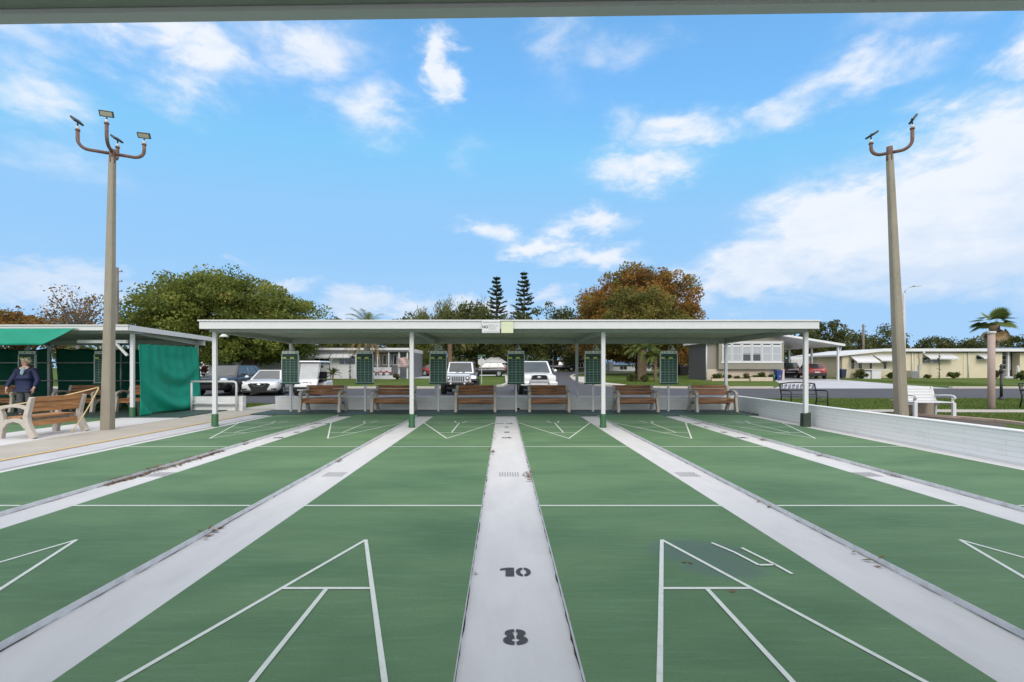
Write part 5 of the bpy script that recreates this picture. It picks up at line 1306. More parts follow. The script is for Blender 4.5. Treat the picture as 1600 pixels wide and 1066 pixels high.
# cream house
D = 53.0; b0 = hz(D)
t = thing('house', 'long cream house with white awnings and flat white roof', 'house', (PX(1450, D), D, b0))
MB().box(PX(1398, D), PX(1566, D), D, D + 8, b0 - .1, PZ(551, D)).build('wall', M['cream_siding'], t, True)
MB().box(PX(1316, D), PX(1397.9, D), D + .0, D + 8, b0 - .1, PZ(554, D)).build('side_room', M['cream_siding'], t, True)
MB().prism([(PX(1316, D), PZ(554, D) + .002), (PX(1397.9, D), PZ(554, D) + .002), (PX(1397.9, D), PZ(549, D)), (PX(1376, D), PZ(549, D))], 'y', D + .006, D + 7.9).build('gable', M['cream_siding'], t, True)
mb = MB(); mb.box(PX(1374, D), PX(1660, D), D - .5, D + 8.5, PZ(549.5, D), PZ(545, D))
mb.hexa([(PX(1306, D), D - .5, PZ(557, D)), (PX(1374, D) - .004, D - .5, PZ(549.5, D)), (PX(1374, D) - .004, D + 8.5, PZ(549.5, D)), (PX(1306, D), D + 8.5, PZ(557, D)), (PX(1306, D), D - .5, PZ(554.5, D)), (PX(1374, D) - .004, D - .5, PZ(545.5, D)), (PX(1374, D) - .004, D + 8.5, PZ(545.5, D)), (PX(1306, D), D + 8.5, PZ(554.5, D))])
mb.build('roof', M['roof_white'], t, True)
MB().box(PX(1585, D), PX(1660, D), D + 2, D + 7, PZ(544.9, D), PZ(542, D)).build('blue_roof_panel', M['blue_roof'], t, True)
for (a, b) in ((1330.5, 1334), (1342, 1346), (1359, 1362), (1381, 1384.5)):
    window(t, PX(a, D), PX(b, D), PZ(576, D), PZ(563 if a < 1350 else 560, D), D, fr=.03, mat=M['black'])
awning(t, PX(1327, D), PX(1362.5, D), PZ(556, D), PZ(566, D), D, 1.2); awning(t, PX(1364, D), PX(1398, D), PZ(555, D), PZ(563.5, D), D, 1.2)
for (a, b) in ((1441, 1453.5), (1457, 1469)): window(t, PX(a, D), PX(b, D), PZ(567.5, D), PZ(559, D), D, 1, 1, .05, mat=M['galv'])
awning(t, PX(1442, D), PX(1487, D), PZ(553.5, D), PZ(560.5, D), D, .9)
window(t, PX(1524, D), PX(1541, D), PZ(562, D), PZ(555.5, D), D, 1, 1, .05); awning(t, PX(1526, D), PX(1544, D), PZ(554.5, D), PZ(560, D), D, .8)
for px in (1430, 1506.5): MB().box(PX(px, D) - .12, PX(px, D) + .12, D - .04, D - .002, b0, PZ(551, D)).build('pilaster', M['cream_siding'], t, True)
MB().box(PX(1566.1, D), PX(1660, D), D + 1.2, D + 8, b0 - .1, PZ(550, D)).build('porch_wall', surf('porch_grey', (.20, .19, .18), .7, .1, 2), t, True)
window(t, PX(1566, D), PX(1577.5, D), PZ(574, D), PZ(554.5, D), D + 1.15, 1, 2, .08); window(t, PX(1580, D), PX(1596, D), PZ(578, D), PZ(554.5, D), D + 1.15, 1, 3, .08)
MB().box(PX(1579, D) - .1, PX(1579, D) + .1, D + .2, D + .4, b0, PZ(549.6, D)).build('porch_post', M['white'], t, True)
MB().box(PX(1567, D), PX(1578, D), D + 1.05, D + 1.14, b0 + .2, PZ(574.5, D)).build('door_panel', M['pale_wall'], t, True)
MB().box(PX(1562, D), PX(1590, D), D - .6, D + 1.0, b0 - .05, b0 + .18).build('step', M['concrete_pale'], t, True)
MB().box(PX(1596.5, D), PX(1660, D), D + .2, D + 1.0, b0 - .1, PZ(551, D)).build('wall', M['cream_siding'], t, True)
MB().box(PX(1434, D), PX(1437, D), D - .16, D - .005, b0 + .9, b0 + 1.5).build('meter_box', M['galv'], t, True, bevel=.01)
MB().tube([(PX(1435.5, D), D - .08, b0 + 1.5), (PX(1435.5, D), D - .08, PZ(549.6, D))], .03, 6).build('conduit', M['galv'], t, True)
for px in (1424, 1512): MB().tube([(PX(px, D), D - .10, PZ(550, D)), (PX(px, D), D - .10, b0 + .05)], .045, 8).build('downpipe', M['white'], t, True)
MB().ball((PX(1436, D), D - .62, PZ(551.5, D)), .12, 10).build('eave_lamp', M['white'], t, True)
rgv = random.Random(8); mb = MB()
for i in range(60):
    zz_ = b0 + rgv.random() * 2.6; xx_ = PX(1467.5, D - 1.0) + rgv.gauss(0, .07)
    mb.ball((xx_, D - 1.0 + rgv.gauss(0, .05), zz_), rgv.uniform(.03, .07), 6, 0, (1, .7, .8))
mb.tube([(PX(1467.5, D - 1.0), D - 1.0, b0 - .05), (PX(1467.5, D - 1.0), D - 1.0, PZ(549.6, D - 1.0))], .03, 6)
mb.build('vine_post', surf('vine', (.05, .045, .03), .9, .4, 6), t, True)
t = thing('air_conditioner', 'grey air-conditioning unit against the cream house by its left pilaster', 'air conditioner', (PX(1426, 52.3), 52.3, b0))
MB().box(-.42, .42, -.4, .4, 0, .85).build('casing', M['galv'], t, bevel=.03)
mb = MB()
for q in range(9): mb.box(-.38, .38, -.415, -.398, .08 + q * .08, .11 + q * .08)
mb.box(-.39, -.37, -.412, -.399, .06, .78)
mb.build('louvre', M['black'], t)
t = thing('storage_box', 'white utility box with a grey side in front of the cream house', 'box', (PX(1366, D - 1), D - 1.4, b0))
MB().box(PX(1357, 51.6), PX(1371, 51.6), D - 1.9, D - .6, b0 - .05, PZ(578.5, 51.6)).build('cabinet', M['white'], t, True, bevel=.02)
MB().box(PX(1346, 51.6), PX(1356.9, 51.6), D - 1.7, D - .7, b0 - .05, PZ(580, 51.6)).build('grey_panel', M['pale_wall'], t, True)
MB().box(PX(1345, 51.6), PX(1384, 51.6), D - 1.95, D - .55, PZ(578.4, 51.6), PZ(577.4, 51.6)).build('lid', M['white'], t, True)
t = thing('post', 'short white post by the right porch of the cream house', 'post', (PX(1590.5, 50), 50, hz(50)))
MB().box(-.09, .09, -.09, .09, -.05, 1.28).build('shaft', M['white'], t); MB().ball((0, 0, 1.32), .11, 10).build('finial', M['white'], t)
# white house on the left
D = 51.0; b0 = hz(D)
t = white_house = thing('house', 'long white house with awnings behind the golf cart', 'house', (PX(500, D), D, b0))
MB().box(PX(396, D), PX(576, D), D, D + 8, b0 - .1, PZ(550, D)).build('wall', M['white_siding'], t, True)
MB().box(PX(388, D), PX(640, D), D - .4, D + 8.5, PZ(549.8, D), PZ(544, D)).build('roof', M['roof_white'], t, True)
MB().box(PX(388, D), PX(640, D), D - .42, D - .402, PZ(549.9, D), PZ(547.2, D)).build('gutter', surf('gutter_grey', (.10, .10, .11), .5, .1, 3), t, True)
for (a, b, z0, z1, n) in ((491, 516, 570, 558, 3), (530, 556, 570, 556, 3), (470, 478, 562, 557.5, 1), (420, 436, 563, 557, 2)):
    window(t, PX(a, D), PX(b, D), PZ(z0, D), PZ(z1, D), D, n, 1, .06)
awning(t, PX(478, D), PX(518, D), PZ(553, D), PZ(559, D), D, .9); awning(t, PX(520, D), PX(552, D), PZ(552.5, D), PZ(558.5, D), D, .9)
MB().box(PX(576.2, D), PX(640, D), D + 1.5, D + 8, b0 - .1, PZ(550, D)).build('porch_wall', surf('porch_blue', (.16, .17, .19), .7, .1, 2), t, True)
for (a, b) in ((580, 589), (592, 607), (609, 622)): window(t, PX(a, D), PX(b, D), PZ(571, D), PZ(553, D), D + 1.4, 2, 1, .10)
for px in (577, 590.5, 608, 624, 637): MB().box(PX(px, D) - .07, PX(px, D) + .07, D - .2, D - .06, b0, PZ(550, D)).build('porch_post', M['white'], t, True)
MB().box(PX(578, D), PX(612, D), D - .18, D - .08, PZ(581.5, D), PZ(574, D)).build('porch_rail', M['white'], t, True)
MB().box(PX(577, D), PX(617, D), D - .24, D - .07, PZ(583, D), PZ(581.6, D)).build('porch_sill', surf('brick_sill', (.22, .07, .045), .8, .2, 8), t, True)
MB().box(PX(576, D), PX(626, D), D - .9, D - .3, b0 - .05, b0 + .35).build('planter', M['pale_wall'], t, True)
for i, px in enumerate((586, 597, 606)):
    p = thing('plant_pot', ('white plant pot at the left of the porch planter', 'white plant pot in the middle of the porch planter', 'white plant pot at the right of the porch planter')[i], 'plant pot', (PX(px, D), D - .6, b0 + .35), group='pots on the porch planter')
    MB().lathe([(0, 0), (.14, 0), (.20, .32), (.17, .32), (.15, .28), (0, .28)], n=14).build('pot', M['white'], p)
    MB().ball((0, 0, .40), .16, 8, 0, (1, 1, .8)).build('plant', M['red_lens'] if i else M['mulch'], p)
rgv = random.Random(9); mb = MB(); xv = PX(547, D - 1.0)
for i in range(40): mb.ball((xv + rgv.gauss(0, .07), D - 1.0 + rgv.gauss(0, .05), b0 + rgv.random() * 2.0), rgv.uniform(.03, .08), 6, 0, (1, .7, .8))
mb.tube([(xv, D - 1.0, b0 - .05), (xv, D - 1.0, PZ(550, D - 1.0))], .03, 6)
mb.build('vine_post', surf('vine_dark', (.05, .045, .035), .9, .4, 6), white_house, True)
t = thing('flag', 'faded striped flag hanging at the porch end of the white house', 'flag', (PX(632, D), D - .5, PZ(575, D)))
mb = MB(); mb.grid(lambda u, v: (-.55 + 1.05 * u + .10 * math.sin(v * 4), .05 * math.sin(u * 9 + v * 3), .0 + 1.05 * v + .12 * u), 12, 8)
def stripes():
    m, nt, b = newmat('flag_stripes'); L = nt.links.new
    tc = N(nt, 'ShaderNodeTexCoord'); sp = N(nt, 'ShaderNodeSeparateXYZ'); L(tc.outputs['Object'], sp.inputs[0])
    a = N(nt, 'ShaderNodeMath', operation='MULTIPLY'); L(sp.outputs[2], a.inputs[0]); a.inputs[1].default_value = 5
    f = N(nt, 'ShaderNodeMath', operation='FRACT'); L(a.outputs[0], f.inputs[0])
    g = N(nt, 'ShaderNodeMath', operation='GREATER_THAN'); L(f.outputs[0], g.inputs[0]); g.inputs[1].default_value = .5
    mx = N(nt, 'ShaderNodeMixRGB'); mx.inputs[1].default_value = (.36, .20, .20, 1); mx.inputs[2].default_value = (.42, .36, .36, 1); L(g.outputs[0], mx.inputs[0]); L(mx.outputs[0], b.inputs['Base Color'])
    return m
mb.build('cloth', stripes(), t, solid=.01)
MB().tube([(-.6, 0, 1.25), (-.6, 0, -1.0)], .025, 6).build('staff', M['galv'], t)
# pale building far left and the hazy houses farther off
D = 60.0; b0 = hz(D)
t = thing('house', 'pale building seen between the left shelter and the charcoal crossover', 'house', (PX(345, D), D, b0))
MB().box(PX(280, D), PX(326, D), D, D + 8, b0 - .1, PZ(556, D)).build('wall', M['pale_wall'], t, True)
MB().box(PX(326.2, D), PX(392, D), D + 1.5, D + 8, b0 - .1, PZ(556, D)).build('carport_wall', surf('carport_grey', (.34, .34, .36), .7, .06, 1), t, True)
MB().box(PX(274, D), PX(398, D), D - .5, D + 8.5, PZ(555.8, D), PZ(551, D)).build('roof', M['roof_white'], t, True)
window(t, PX(300, D), PX(310, D), PZ(569, D), PZ(559, D), D, 2, 1)
MB().box(PX(346, D), PX(352, D), D + 1.3, D + 1.46, b0, PZ(556, D)).build('pillar', surf('pillar_grey', (.12, .12, .13), .7, .1, 3), t, True)
D = 84.0; b0 = hz(D)
t = thing('house', 'small white hip-roofed house behind the black car and street sign', 'house', (PX(772, D), D, b0))
MB().box(PX(756, D), PX(790, D), D, D + 7, b0 - .1, PZ(567, D)).build('wall', M['pale_wall'], t, True)
a, b = PX(752, D), PX(793, D); zt = PZ(557.5, D); ze = PZ(567, D)
MB().hexa([(a, D - .5, ze), (b, D - .5, ze), (b, D + 7.5, ze), (a, D + 7.5, ze), (a + 1.6, D + 2.5, zt), (b - 1.6, D + 2.5, zt), (b - 1.6, D + 4.5, zt), (a + 1.6, D + 4.5, zt)]).build('roof', M['roof_white'], t, True)
window(t, PX(779, D), PX(786, D), PZ(577, D), PZ(570, D), D, 2, 1)
D = 98.0; b0 = hz(D)
t = thing('house', 'dim house with white gable edge at the end of the side road', 'house', (PX(895, D), D, b0))
MB().box(PX(858, D), PX(925, D), D, D + 7, b0 - .1, PZ(563, D)).build('wall', surf('dim_wall', (.05, .045, .045), .8, .2, 1), t, True)
MB().prism([(PX(884, D), PZ(557, D)), (PX(899, D), PZ(552, D)), (PX(922, D), PZ(558, D)), (PX(922, D), PZ(562.9, D)), (PX(884, D), PZ(562.9, D))], 'y', D - .6, D + 7.4).build('roof', M['roof_white'], t, True)
for px in (864, 873, 884): MB().box(PX(px, D) - .1, PX(px, D) + .1, D - .5, D - .3, b0, PZ(563, D)).build('porch_post', M['white'], t, True)
window(t, PX(902, D), PX(912, D), PZ(575, D), PZ(567, D), D, 2, 1)
D = 92.0; b0 = hz(D)
t = thing('house', 'low white house with blue roof behind the small palms', 'house', (PX(975, D), D, b0))
MB().box(PX(955, D), PX(1018, D), D, D + 7, b0 - .1, PZ(570, D)).build('wall', M['pale_wall'], t, True)
MB().hexa([(PX(952, D), D - .5, PZ(570.2, D)), (PX(1021, D), D - .5, PZ(570.2, D)), (PX(1021, D), D + 7.5, PZ(570.2, D)), (PX(952, D), D + 7.5, PZ(570.2, D)), (PX(956, D), D + 3, PZ(563, D)), (PX(1017, D), D + 3, PZ(563, D)), (PX(1017, D), D + 4, PZ(563, D)), (PX(956, D), D + 4, PZ(563, D))]).build('roof', M['blue_roof'], t, True)
window(t, PX(968, D), PX(980, D), PZ(578, D), PZ(572, D), D, 2, 1)
MB().box(PX(949, D), PX(955, D), D - 1.5, D - .2, b0 - .1, PZ(566, D)).build('porch_post', M['white'], t, True)

# ------------------------------------------------------------------ street furniture
D = 39.0; t = thing('street_sign', 'back of an octagonal road sign with street-name blade on its post', 'sign', (PX(752.5, D), D, hz(D)))
MB().box(-.03, .03, -.03, .03, -.1, PZ(557, D) - hz(D)).build('post', M['galv'], t)
MB().prism([(.32 * math.cos(R(22.5 + 45 * i)), PZ(566, D) - hz(D) + .32 * math.sin(R(22.5 + 45 * i))) for i in range(8)], 'y', .032, .042).build('plate', surf('sign_back', (.50, .50, .50), .5, .06, 4, metal=.3), t)
MB().box(-.32, .32, -.006, .006, PZ(557, D) - hz(D), PZ(554.5, D) - hz(D)).build('name_blade', M['post_green'], t)
D = 33.5; t = thing('street_light', 'thin street light with curved arm behind the right floodlight pole', 'street lamp', (PX(1412.5, D), D, hz(D)))
zt = PZ(458, D) - hz(D)
MB().tube([(0, 0, -.1), (0, 0, zt)], [.11, .075], 10).build('pole', M['concrete_pale'], t)
MB().tube([(0, 0, zt - .15), (.12, 0, zt + .25), (.40, 0, zt + .42), (.75, 0, zt + .50)], .035, 8).build('arm', M['galv'], t)
MB().hexa([(.70, -.11, zt + .44), (1.25, -.09, zt + .50), (1.25, .09, zt + .50), (.70, .11, zt + .44), (.70, -.08, zt + .54), (1.22, -.06, zt + .56), (1.22, .06, zt + .56), (.70, .08, zt + .54)]).build('lamp_head', M['galv'], t, bevel=.02)
def utility_pole(label, px, D, top, arms):
    t = thing('utility_pole', label, 'utility pole', (PX(px, D), D, hz(D)))
    z = PZ(top, D) - hz(D)
    MB().tube([(0, 0, -.1), (0, 0, z)], [.17, .12], 10).build('pole', M['bark_grey'], t)
    for i in range(arms):
        a = MB().box(-.25, .42, -.03, .03, z - .35 - i * .75, z - .29 - i * .75).build('crossarm', M['bark_grey'], t)
        for x in (-.2, .38): MB().lathe([(.02, 0), (.035, .04), (.02, .09), (0, .10)], (x, 0, z - .29 - i * .75), 8).build('insulator', M['lamp_dark'], a)
    return t
utility_pole('brown utility pole with short crossarms behind the left shelter', 182.5, 36, 418, 4)
utility_pole('grey utility pole rising behind the roof of the cream house', 1349, 66, 507, 1)
D = 16.3; t = thing('column', 'pinkish concrete column with a white cap on the right lawn', 'column', (PX(1549, D), D, 0))
MB().lathe([(0, -.05), (.102, -.05), (.098, 2.62), (0, 2.62)], n=28).build('shaft', surf('pink_concrete', (.36, .28, .25), .85, .10, 3, .3, 40, dirt=(.24, .17, .15), dirt_amt=.5, dscale=2, stretch=(1, 1, .3)), t)
MB().lathe([(0, 2.621), (.122, 2.621), (.122, 2.68), (.118, 2.70), (0, 2.70)], n=28).build('cap', M['white'], t)
D = 20.8; t = thing('lamp_post', 'short black post with a finial by the road on the right', 'post', (PX(1564.5, D), D, 0))
MB().tube([(0, 0, -.05), (0, 0, 1.25)], .052, 12).build('shaft', M['black'], t)
MB().lathe([(.10, 0), (.10, .12), (.075, .16)], n=12).build('foot', M['black'], t)
MB().lathe([(.05, 1.2), (.085, 1.26), (.07, 1.36), (.04, 1.42), (.065, 1.50), (.03, 1.58), (0, 1.62)], n=12).build('finial', M['black'], t)
# white garden bench
t = thing('bench', 'white slatted bench beyond the right wall beside the concrete pole', 'bench', (PX(1440, 13.8), 13.75, 0), R(0))
xr_ = 12.84; xl_ = 11.74
for s, x in ((-1, xl_), (1, xr_)):
    mb = MB()
    mb.bar((x, 13.42, 0), (x, 13.42, .44), .09, .06, 0, (0, 1, 0)); mb.bar((x, 14.0, 0), (x, 13.98, .43), .05, .05, 0, (0, 1, 0))
    mb.bar((x, 13.98, .38), (x, 14.14, .88), .05, .045, 0, (0, 1, 0)); mb.bar((x, 13.40, .40), (x, 14.0, .40), .05, .05)
    mb.tube([(x, 14.04, .62), (x, 13.70, .645), (x, 13.50, .65), (x, 13.40, .63), (x, 13.37, .58), (x, 13.41, .54), (x, 13.46, .56)], .024, 8)
    mb.bar((x, 13.45, .44), (x, 13.45, .60), .04, .04, 0, (0, 1, 0))
    mb.build('end_frame', M['white'], t, True)
mb = MB()
for i in range(5): mb.box(xl_ - .02, xr_ + .02, 13.40 + i * .115, 13.495 + i * .115, .44, .465)
mb.build('seat', M['white'], t, True, bevel=.005)
mb = MB()
for i in range(5):
    z = .47 + i * .085; y = 13.985 + i * .028
    mb.hexa([(xl_ - .02, y - .02, z), (xr_ + .02 - .02 * i, y - .02, z), (xr_ + .02 - .02 * i, y, z), (xl_ - .02, y, z), (xl_ - .02, y + .003, z + .076), (xr_ + .01 - .02 * i, y + .003, z + .076), (xr_ + .01 - .02 * i, y + .023, z + .076), (xl_ - .02, y + .023, z + .076)])
mb.build('backrest', M['white'], t, True, bevel=.004)
t = thing('planter', 'tan stone planter block behind the white bench', 'planter', (12.0, 14.5, 0))
MB().hexa([(12.26, 14.3, -.05), (13.08, 14.3, -.05), (13.08, 14.75, -.05), (12.26, 14.75, -.05), (12.21, 14.25, .40), (13.17, 14.25, .40), (13.17, 14.8, .40), (12.21, 14.8, .40)]).build('block', surf('tan_stone', (.30, .25, .20), .9, .15, 3, .5, 25, dirt=(.18, .14, .11), dirt_amt=.5, dscale=3), t, True, bevel=.02)
MB().box(12.19, 13.2, 14.22, 14.84, .402, .44).build('rim', surf('tan_rim', (.33, .28, .24), .9, .12, 4, .4, 30), t, True, bevel=.01)
# black iron benches
def iron_bench(label, x, y, rz, L=1.32):
    t = thing('bench', label, 'bench', (x, y, 0), rz); h = L / 2
    for s in (-1, 1):
        fr = MB(); X = s * h
        fr.tube([(X, .32, 0), (X, .26, .25), (X, .24, .43), (X, .30, .65), (X, .36, .86)], .024, 8)
        fr.tube([(X, -.30, 0), (X, -.29, .30), (X, -.30, .55), (X, -.26, .62), (X, -.18, .64), (X, .29, .63)], .024, 8)
        fr.tube([(X, -.29, .24), (X, .26, .25)], .014, 6)
        fr.build('end_frame', M['black'], t)
    mb = MB()
    for i in range(7): mb.box(-h, h, -.27 + i * .075, -.225 + i * .075, .41, .425)
    mb.build('seat', M['black'], t)
    mb = MB()
    mb.tube([(-h, .36, .86), (-h * .5, .37, .90), (0, .37, .915), (h * .5, .37, .90), (h, .36, .86)], .022, 8); mb.tube([(-h, .29, .62), (h, .29, .62)], .018, 8); mb.tube([(-h, .25, .48), (h, .25, .48)], .014, 8); mb.tube([(-h, .31, .68), (h, .31, .68)], .012, 8)
    for i in range(9):
        x0 = -h + L * (i + .5) / 9; q = 1 if i % 2 else -1
        mb.tube([(x0 + .055 * math.cos(a) * (1 - a / 14), .335, .775 + q * .075 * math.sin(a) * (1 - a / 14)) for a in np.linspace(0, 9, 20)], .008, 5)
        mb.tube([(x0 - .06, .31, .69), (x0 + .06, .355, .86)], .008, 5)
    mb.build('backrest', M['black'], t)
    return t
iron_bench('black wrought-iron bench by the road behind the right front shelter post', PX(1249, 17.0), 16.75, R(3))
iron_bench('black wrought-iron bench cut by the right picture edge', 19.25, 16.6, R(-4))

# ------------------------------------------------------------------ trees and plants
def unit(n, g):
    v = g.normal(size=(n, 3)); return v / np.linalg.norm(v, axis=1, keepdims=True)
def leaf_quads(P, size, g, asp=.55, droop=None):
    n = len(P)
    if droop is None: u = unit(n, g)
    else: u = unit(n, g) * (1 - droop) + np.array([0, 0, -1.0]) * droop; u /= np.linalg.norm(u, axis=1, keepdims=True)
    w = np.cross(u, unit(n, g)); w /= np.linalg.norm(w, axis=1, keepdims=True) + 1e-9
    s = (size * g.uniform(.6, 1.35, n))[:, None]
    a = P - u * s * .5; c = P + u * s * .5; m = P + u * s * .05
    b = m - w * s * asp * .5; d = m + w * s * asp * .5
    return np.stack([a, b, c, d], 1).reshape(-1, 3)
def crown(parent, ells, nclump, per, rc, leaf, mat, g, shell=.45, asp=.6, droop=None, tint=(.48, .17), flat=.7, name='crown'):
    vol = np.array([e[3] * e[4] * e[5] for e in ells]) ** .75; vol /= vol.sum()
    C = []; T = []
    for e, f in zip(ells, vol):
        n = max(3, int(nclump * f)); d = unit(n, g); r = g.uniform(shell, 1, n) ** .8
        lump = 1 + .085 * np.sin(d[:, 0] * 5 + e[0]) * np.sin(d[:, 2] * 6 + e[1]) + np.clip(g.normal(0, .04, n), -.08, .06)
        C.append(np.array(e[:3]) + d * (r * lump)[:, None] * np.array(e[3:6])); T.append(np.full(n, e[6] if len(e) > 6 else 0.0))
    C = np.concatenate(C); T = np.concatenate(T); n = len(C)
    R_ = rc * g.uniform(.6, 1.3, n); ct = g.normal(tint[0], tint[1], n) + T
    P = np.repeat(C, per, 0) + (unit(n * per, g) * (g.uniform(0, 1, n * per) ** .45)[:, None]) * np.repeat(R_, per)[:, None] * np.array([1, 1, flat])
    tt = np.repeat(ct, per) + g.normal(0, .12, n * per)
    quads_mesh(name, leaf_quads(P, leaf, g, asp, droop), tt, mat, parent)
    return C
def limbs(mb, root, targets, r0, g, wig=.06):
    root = Vector(root)
    for c in targets:
        c = Vector(c); L = (c - root).length; pts = []
        for i in range(6):
            f = i / 5; p = root.lerp(c, f) + Vector(tuple(g.normal(0, wig * L * f * (1 - f) * 2, 3))); p.z += .12 * L * f * (1 - f); pts.append(p)
        mb.tube(pts, [r0 * (1 - .82 * i / 5) for i in range(6)], 6)
def tree(name, label, x, y, ells, nclump, per, rc, leaf, mat, seed, tr=.3, fork=.35, nl=14, bark='bark', lean=(0, 0), cat='tree', group=None, **k):
    g = np.random.default_rng(seed); z0 = hz(y)
    t = thing(name, label, cat, (x, y, z0), 0, group)
    E = [(e[0] - x, e[1] - y, e[2] - z0) + tuple(e[3:]) for e in ells]
    C = crown(t, E, nclump, per, rc, leaf, M[mat], g, **k)
    top = max(e[2] + e[5] for e in E); zf = top * fork
    mb = MB(); fx, fy = lean
    mb.tube([(0, 0, -.1), (fx * .2, fy * .2, zf * .25), (fx * .5, fy * .5, zf * .6), (fx, fy, zf * 1.05)], [tr * 1.35, tr, tr * .9, tr * .75], 12)
    idx = g.choice(len(C), min(nl, len(C)), replace=False)
    limbs(mb, (fx, fy, zf * .92), C[idx], tr * .5, g)
    mb.build('trunk', M[bark], t, fix=False)
    return t
def E_(px, py, D, rx_px, rz_px, ry=None, bias=0.0):
    rx = rx_px * D / FOC
    return (PX(px, D), D, PZ(py, D), rx, ry if ry else rx * .9, rz_px * D / FOC, bias)

D = 46
tree('oak_tree', 'broad olive-green oak with a thick forked trunk behind the parked cars', PX(389, D), D,
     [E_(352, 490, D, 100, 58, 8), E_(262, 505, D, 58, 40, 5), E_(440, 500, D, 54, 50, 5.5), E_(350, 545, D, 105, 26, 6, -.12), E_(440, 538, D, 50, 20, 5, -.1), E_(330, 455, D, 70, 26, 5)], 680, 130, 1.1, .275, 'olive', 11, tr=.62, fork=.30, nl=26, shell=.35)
D = 68
tree('autumn_tree', 'large rounded tree in rust and green foliage above the shelter roof', PX(1000, D), D,
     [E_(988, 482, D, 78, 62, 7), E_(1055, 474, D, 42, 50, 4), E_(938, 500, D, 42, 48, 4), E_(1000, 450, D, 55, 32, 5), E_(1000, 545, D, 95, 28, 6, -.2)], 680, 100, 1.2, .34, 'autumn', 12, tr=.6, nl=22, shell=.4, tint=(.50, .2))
D = 59
tree('green_tree', 'yellow-green tree in front of the rust-coloured one', PX(1003, D), D,
     [E_(1000, 488, D, 56, 46, 4.5), E_(1040, 520, D, 45, 32, 3.5), E_(962, 520, D, 45, 34, 3.5)], 340, 85, 1.0, .28, 'mixed', 13, tr=.4, nl=20, shell=.3, tint=(.38, .17))
dk = [(735, 70, 44, 505, 40, 'dark leafy tree above the silver off-road car'), (800, 88, 52, 512, 44, 'dark leafy tree behind the white pickup'), (868, 92, 50, 508, 44, 'dark leafy tree at the end of the side road'), (930, 86, 48, 512, 44, 'dark leafy tree right of the side road end'), (1072, 78, 40, 520, 40, 'dark leafy tree beside the olive house'), (640, 92, 50, 520, 40, 'dark leafy tree behind the red hatchback'), (540, 90, 52, 522, 38, 'dark leafy tree behind the white house roof')]
for i, (px, D, rx, py, rz, lab) in enumerate(dk):
    tree('dark_tree', lab, PX(px, D), D, [E_(px, py + 12, D, rx, rz, 5), E_(px + 18, py + 30, D, rx * .8, rz * .7, 4), E_(px - 20, py + 32, D, rx * .8, rz * .6, 4)], 170, 60, 1.4, .46, 'dark_leaf', 30 + i, tr=.35, nl=12, shell=.3, group='dark trees behind the far shelter')
D = 76
for i, (px, top, w, lab) in enumerate(((690, 463, 24, 'tallest drooping feathery tree left of the two pines'), (655, 482, 18, 'shorter drooping feathery tree at the left of its row'), (718, 476, 17, 'thin drooping feathery tree in the middle of its row'), (745, 474, 14, 'thin wispy tree just left of the two pines'))):
    tree('weeping_tree', lab, PX(px, D + i), D + i, [E_(px, (top + 560) / 2 + 4, D, w, (560 - top) / 2 - 2, 2.5), E_(px + 6, (top + 520) / 2, D, w * .45, (520 - top) / 2, 1.5)], 110, 60, .9, .55, 'weep', 50 + i, tr=.2, nl=10, shell=.2, asp=.16, droop=.62, flat=1.3, fork=.6, group='feathery trees behind the roof')
D = 38
tree('autumn_tree', 'thin tree with sparse orange leaves and bare twigs behind the left shelter', PX(122, D), D, [E_(125, 478, D, 42, 34, 2.5), E_(95, 497, D, 45, 22, 2.5), E_(148, 505, D, 25, 22, 2)], 95, 16, .7, .20, 'autumn', 61, tr=.16, nl=60, shell=.25, bark='bark_grey', fork=.55, tint=(.35, .2))
D = 42
tree('autumn_tree', 'orange-brown leafy tree at the far left edge behind the shelter', PX(20, D), D, [E_(10, 515, D, 50, 28, 3), E_(62, 520, D, 42, 26, 3)], 170, 60, .8, .24, 'autumn', 62, tr=.25, nl=18, shell=.3, tint=(.40, .2))
rt = [(1245, 70, 530, 34, 22, 130, .75, 'open-crowned dark tree just right of the shelter roof'), (1292, 72, 520, 30, 22, 110, .8, 'tall open-crowned dark tree above the carport'), (1340, 84, 541, 34, 22, 170, 1.1, 'bushy dark tree behind the carport end'), (1385, 84, 536, 26, 26, 150, 1.0, 'bushy dark tree left of the right floodlight pole'), (1462, 80, 540, 20, 13, 90, .9, 'flat-topped dark tree right of the floodlight pole'), (1487, 84, 545, 17, 8, 60, .8, 'low dark tree above the cream house roof'), (1524, 80, 541, 20, 12, 90, .9, 'dark tree left of the tall fan palm'), (1590, 80, 540, 22, 13, 110, .9, 'dark tree at the right picture edge')]
for i, (px, D, py, rx, rz, n, rc, lab) in enumerate(rt):
    tree('dark_tree', lab, PX(px, D), D, [E_(px, py, D, rx, rz, 3.0), E_(px + rx * .3, py + rz * .8, D, rx * .9, rz * .8, 3)], n, 40, rc, .34, 'dark_leaf', 70 + i, tr=.2, nl=16, shell=.5, tint=(.5, .2), fork=.5, group='trees beyond the right-hand houses')
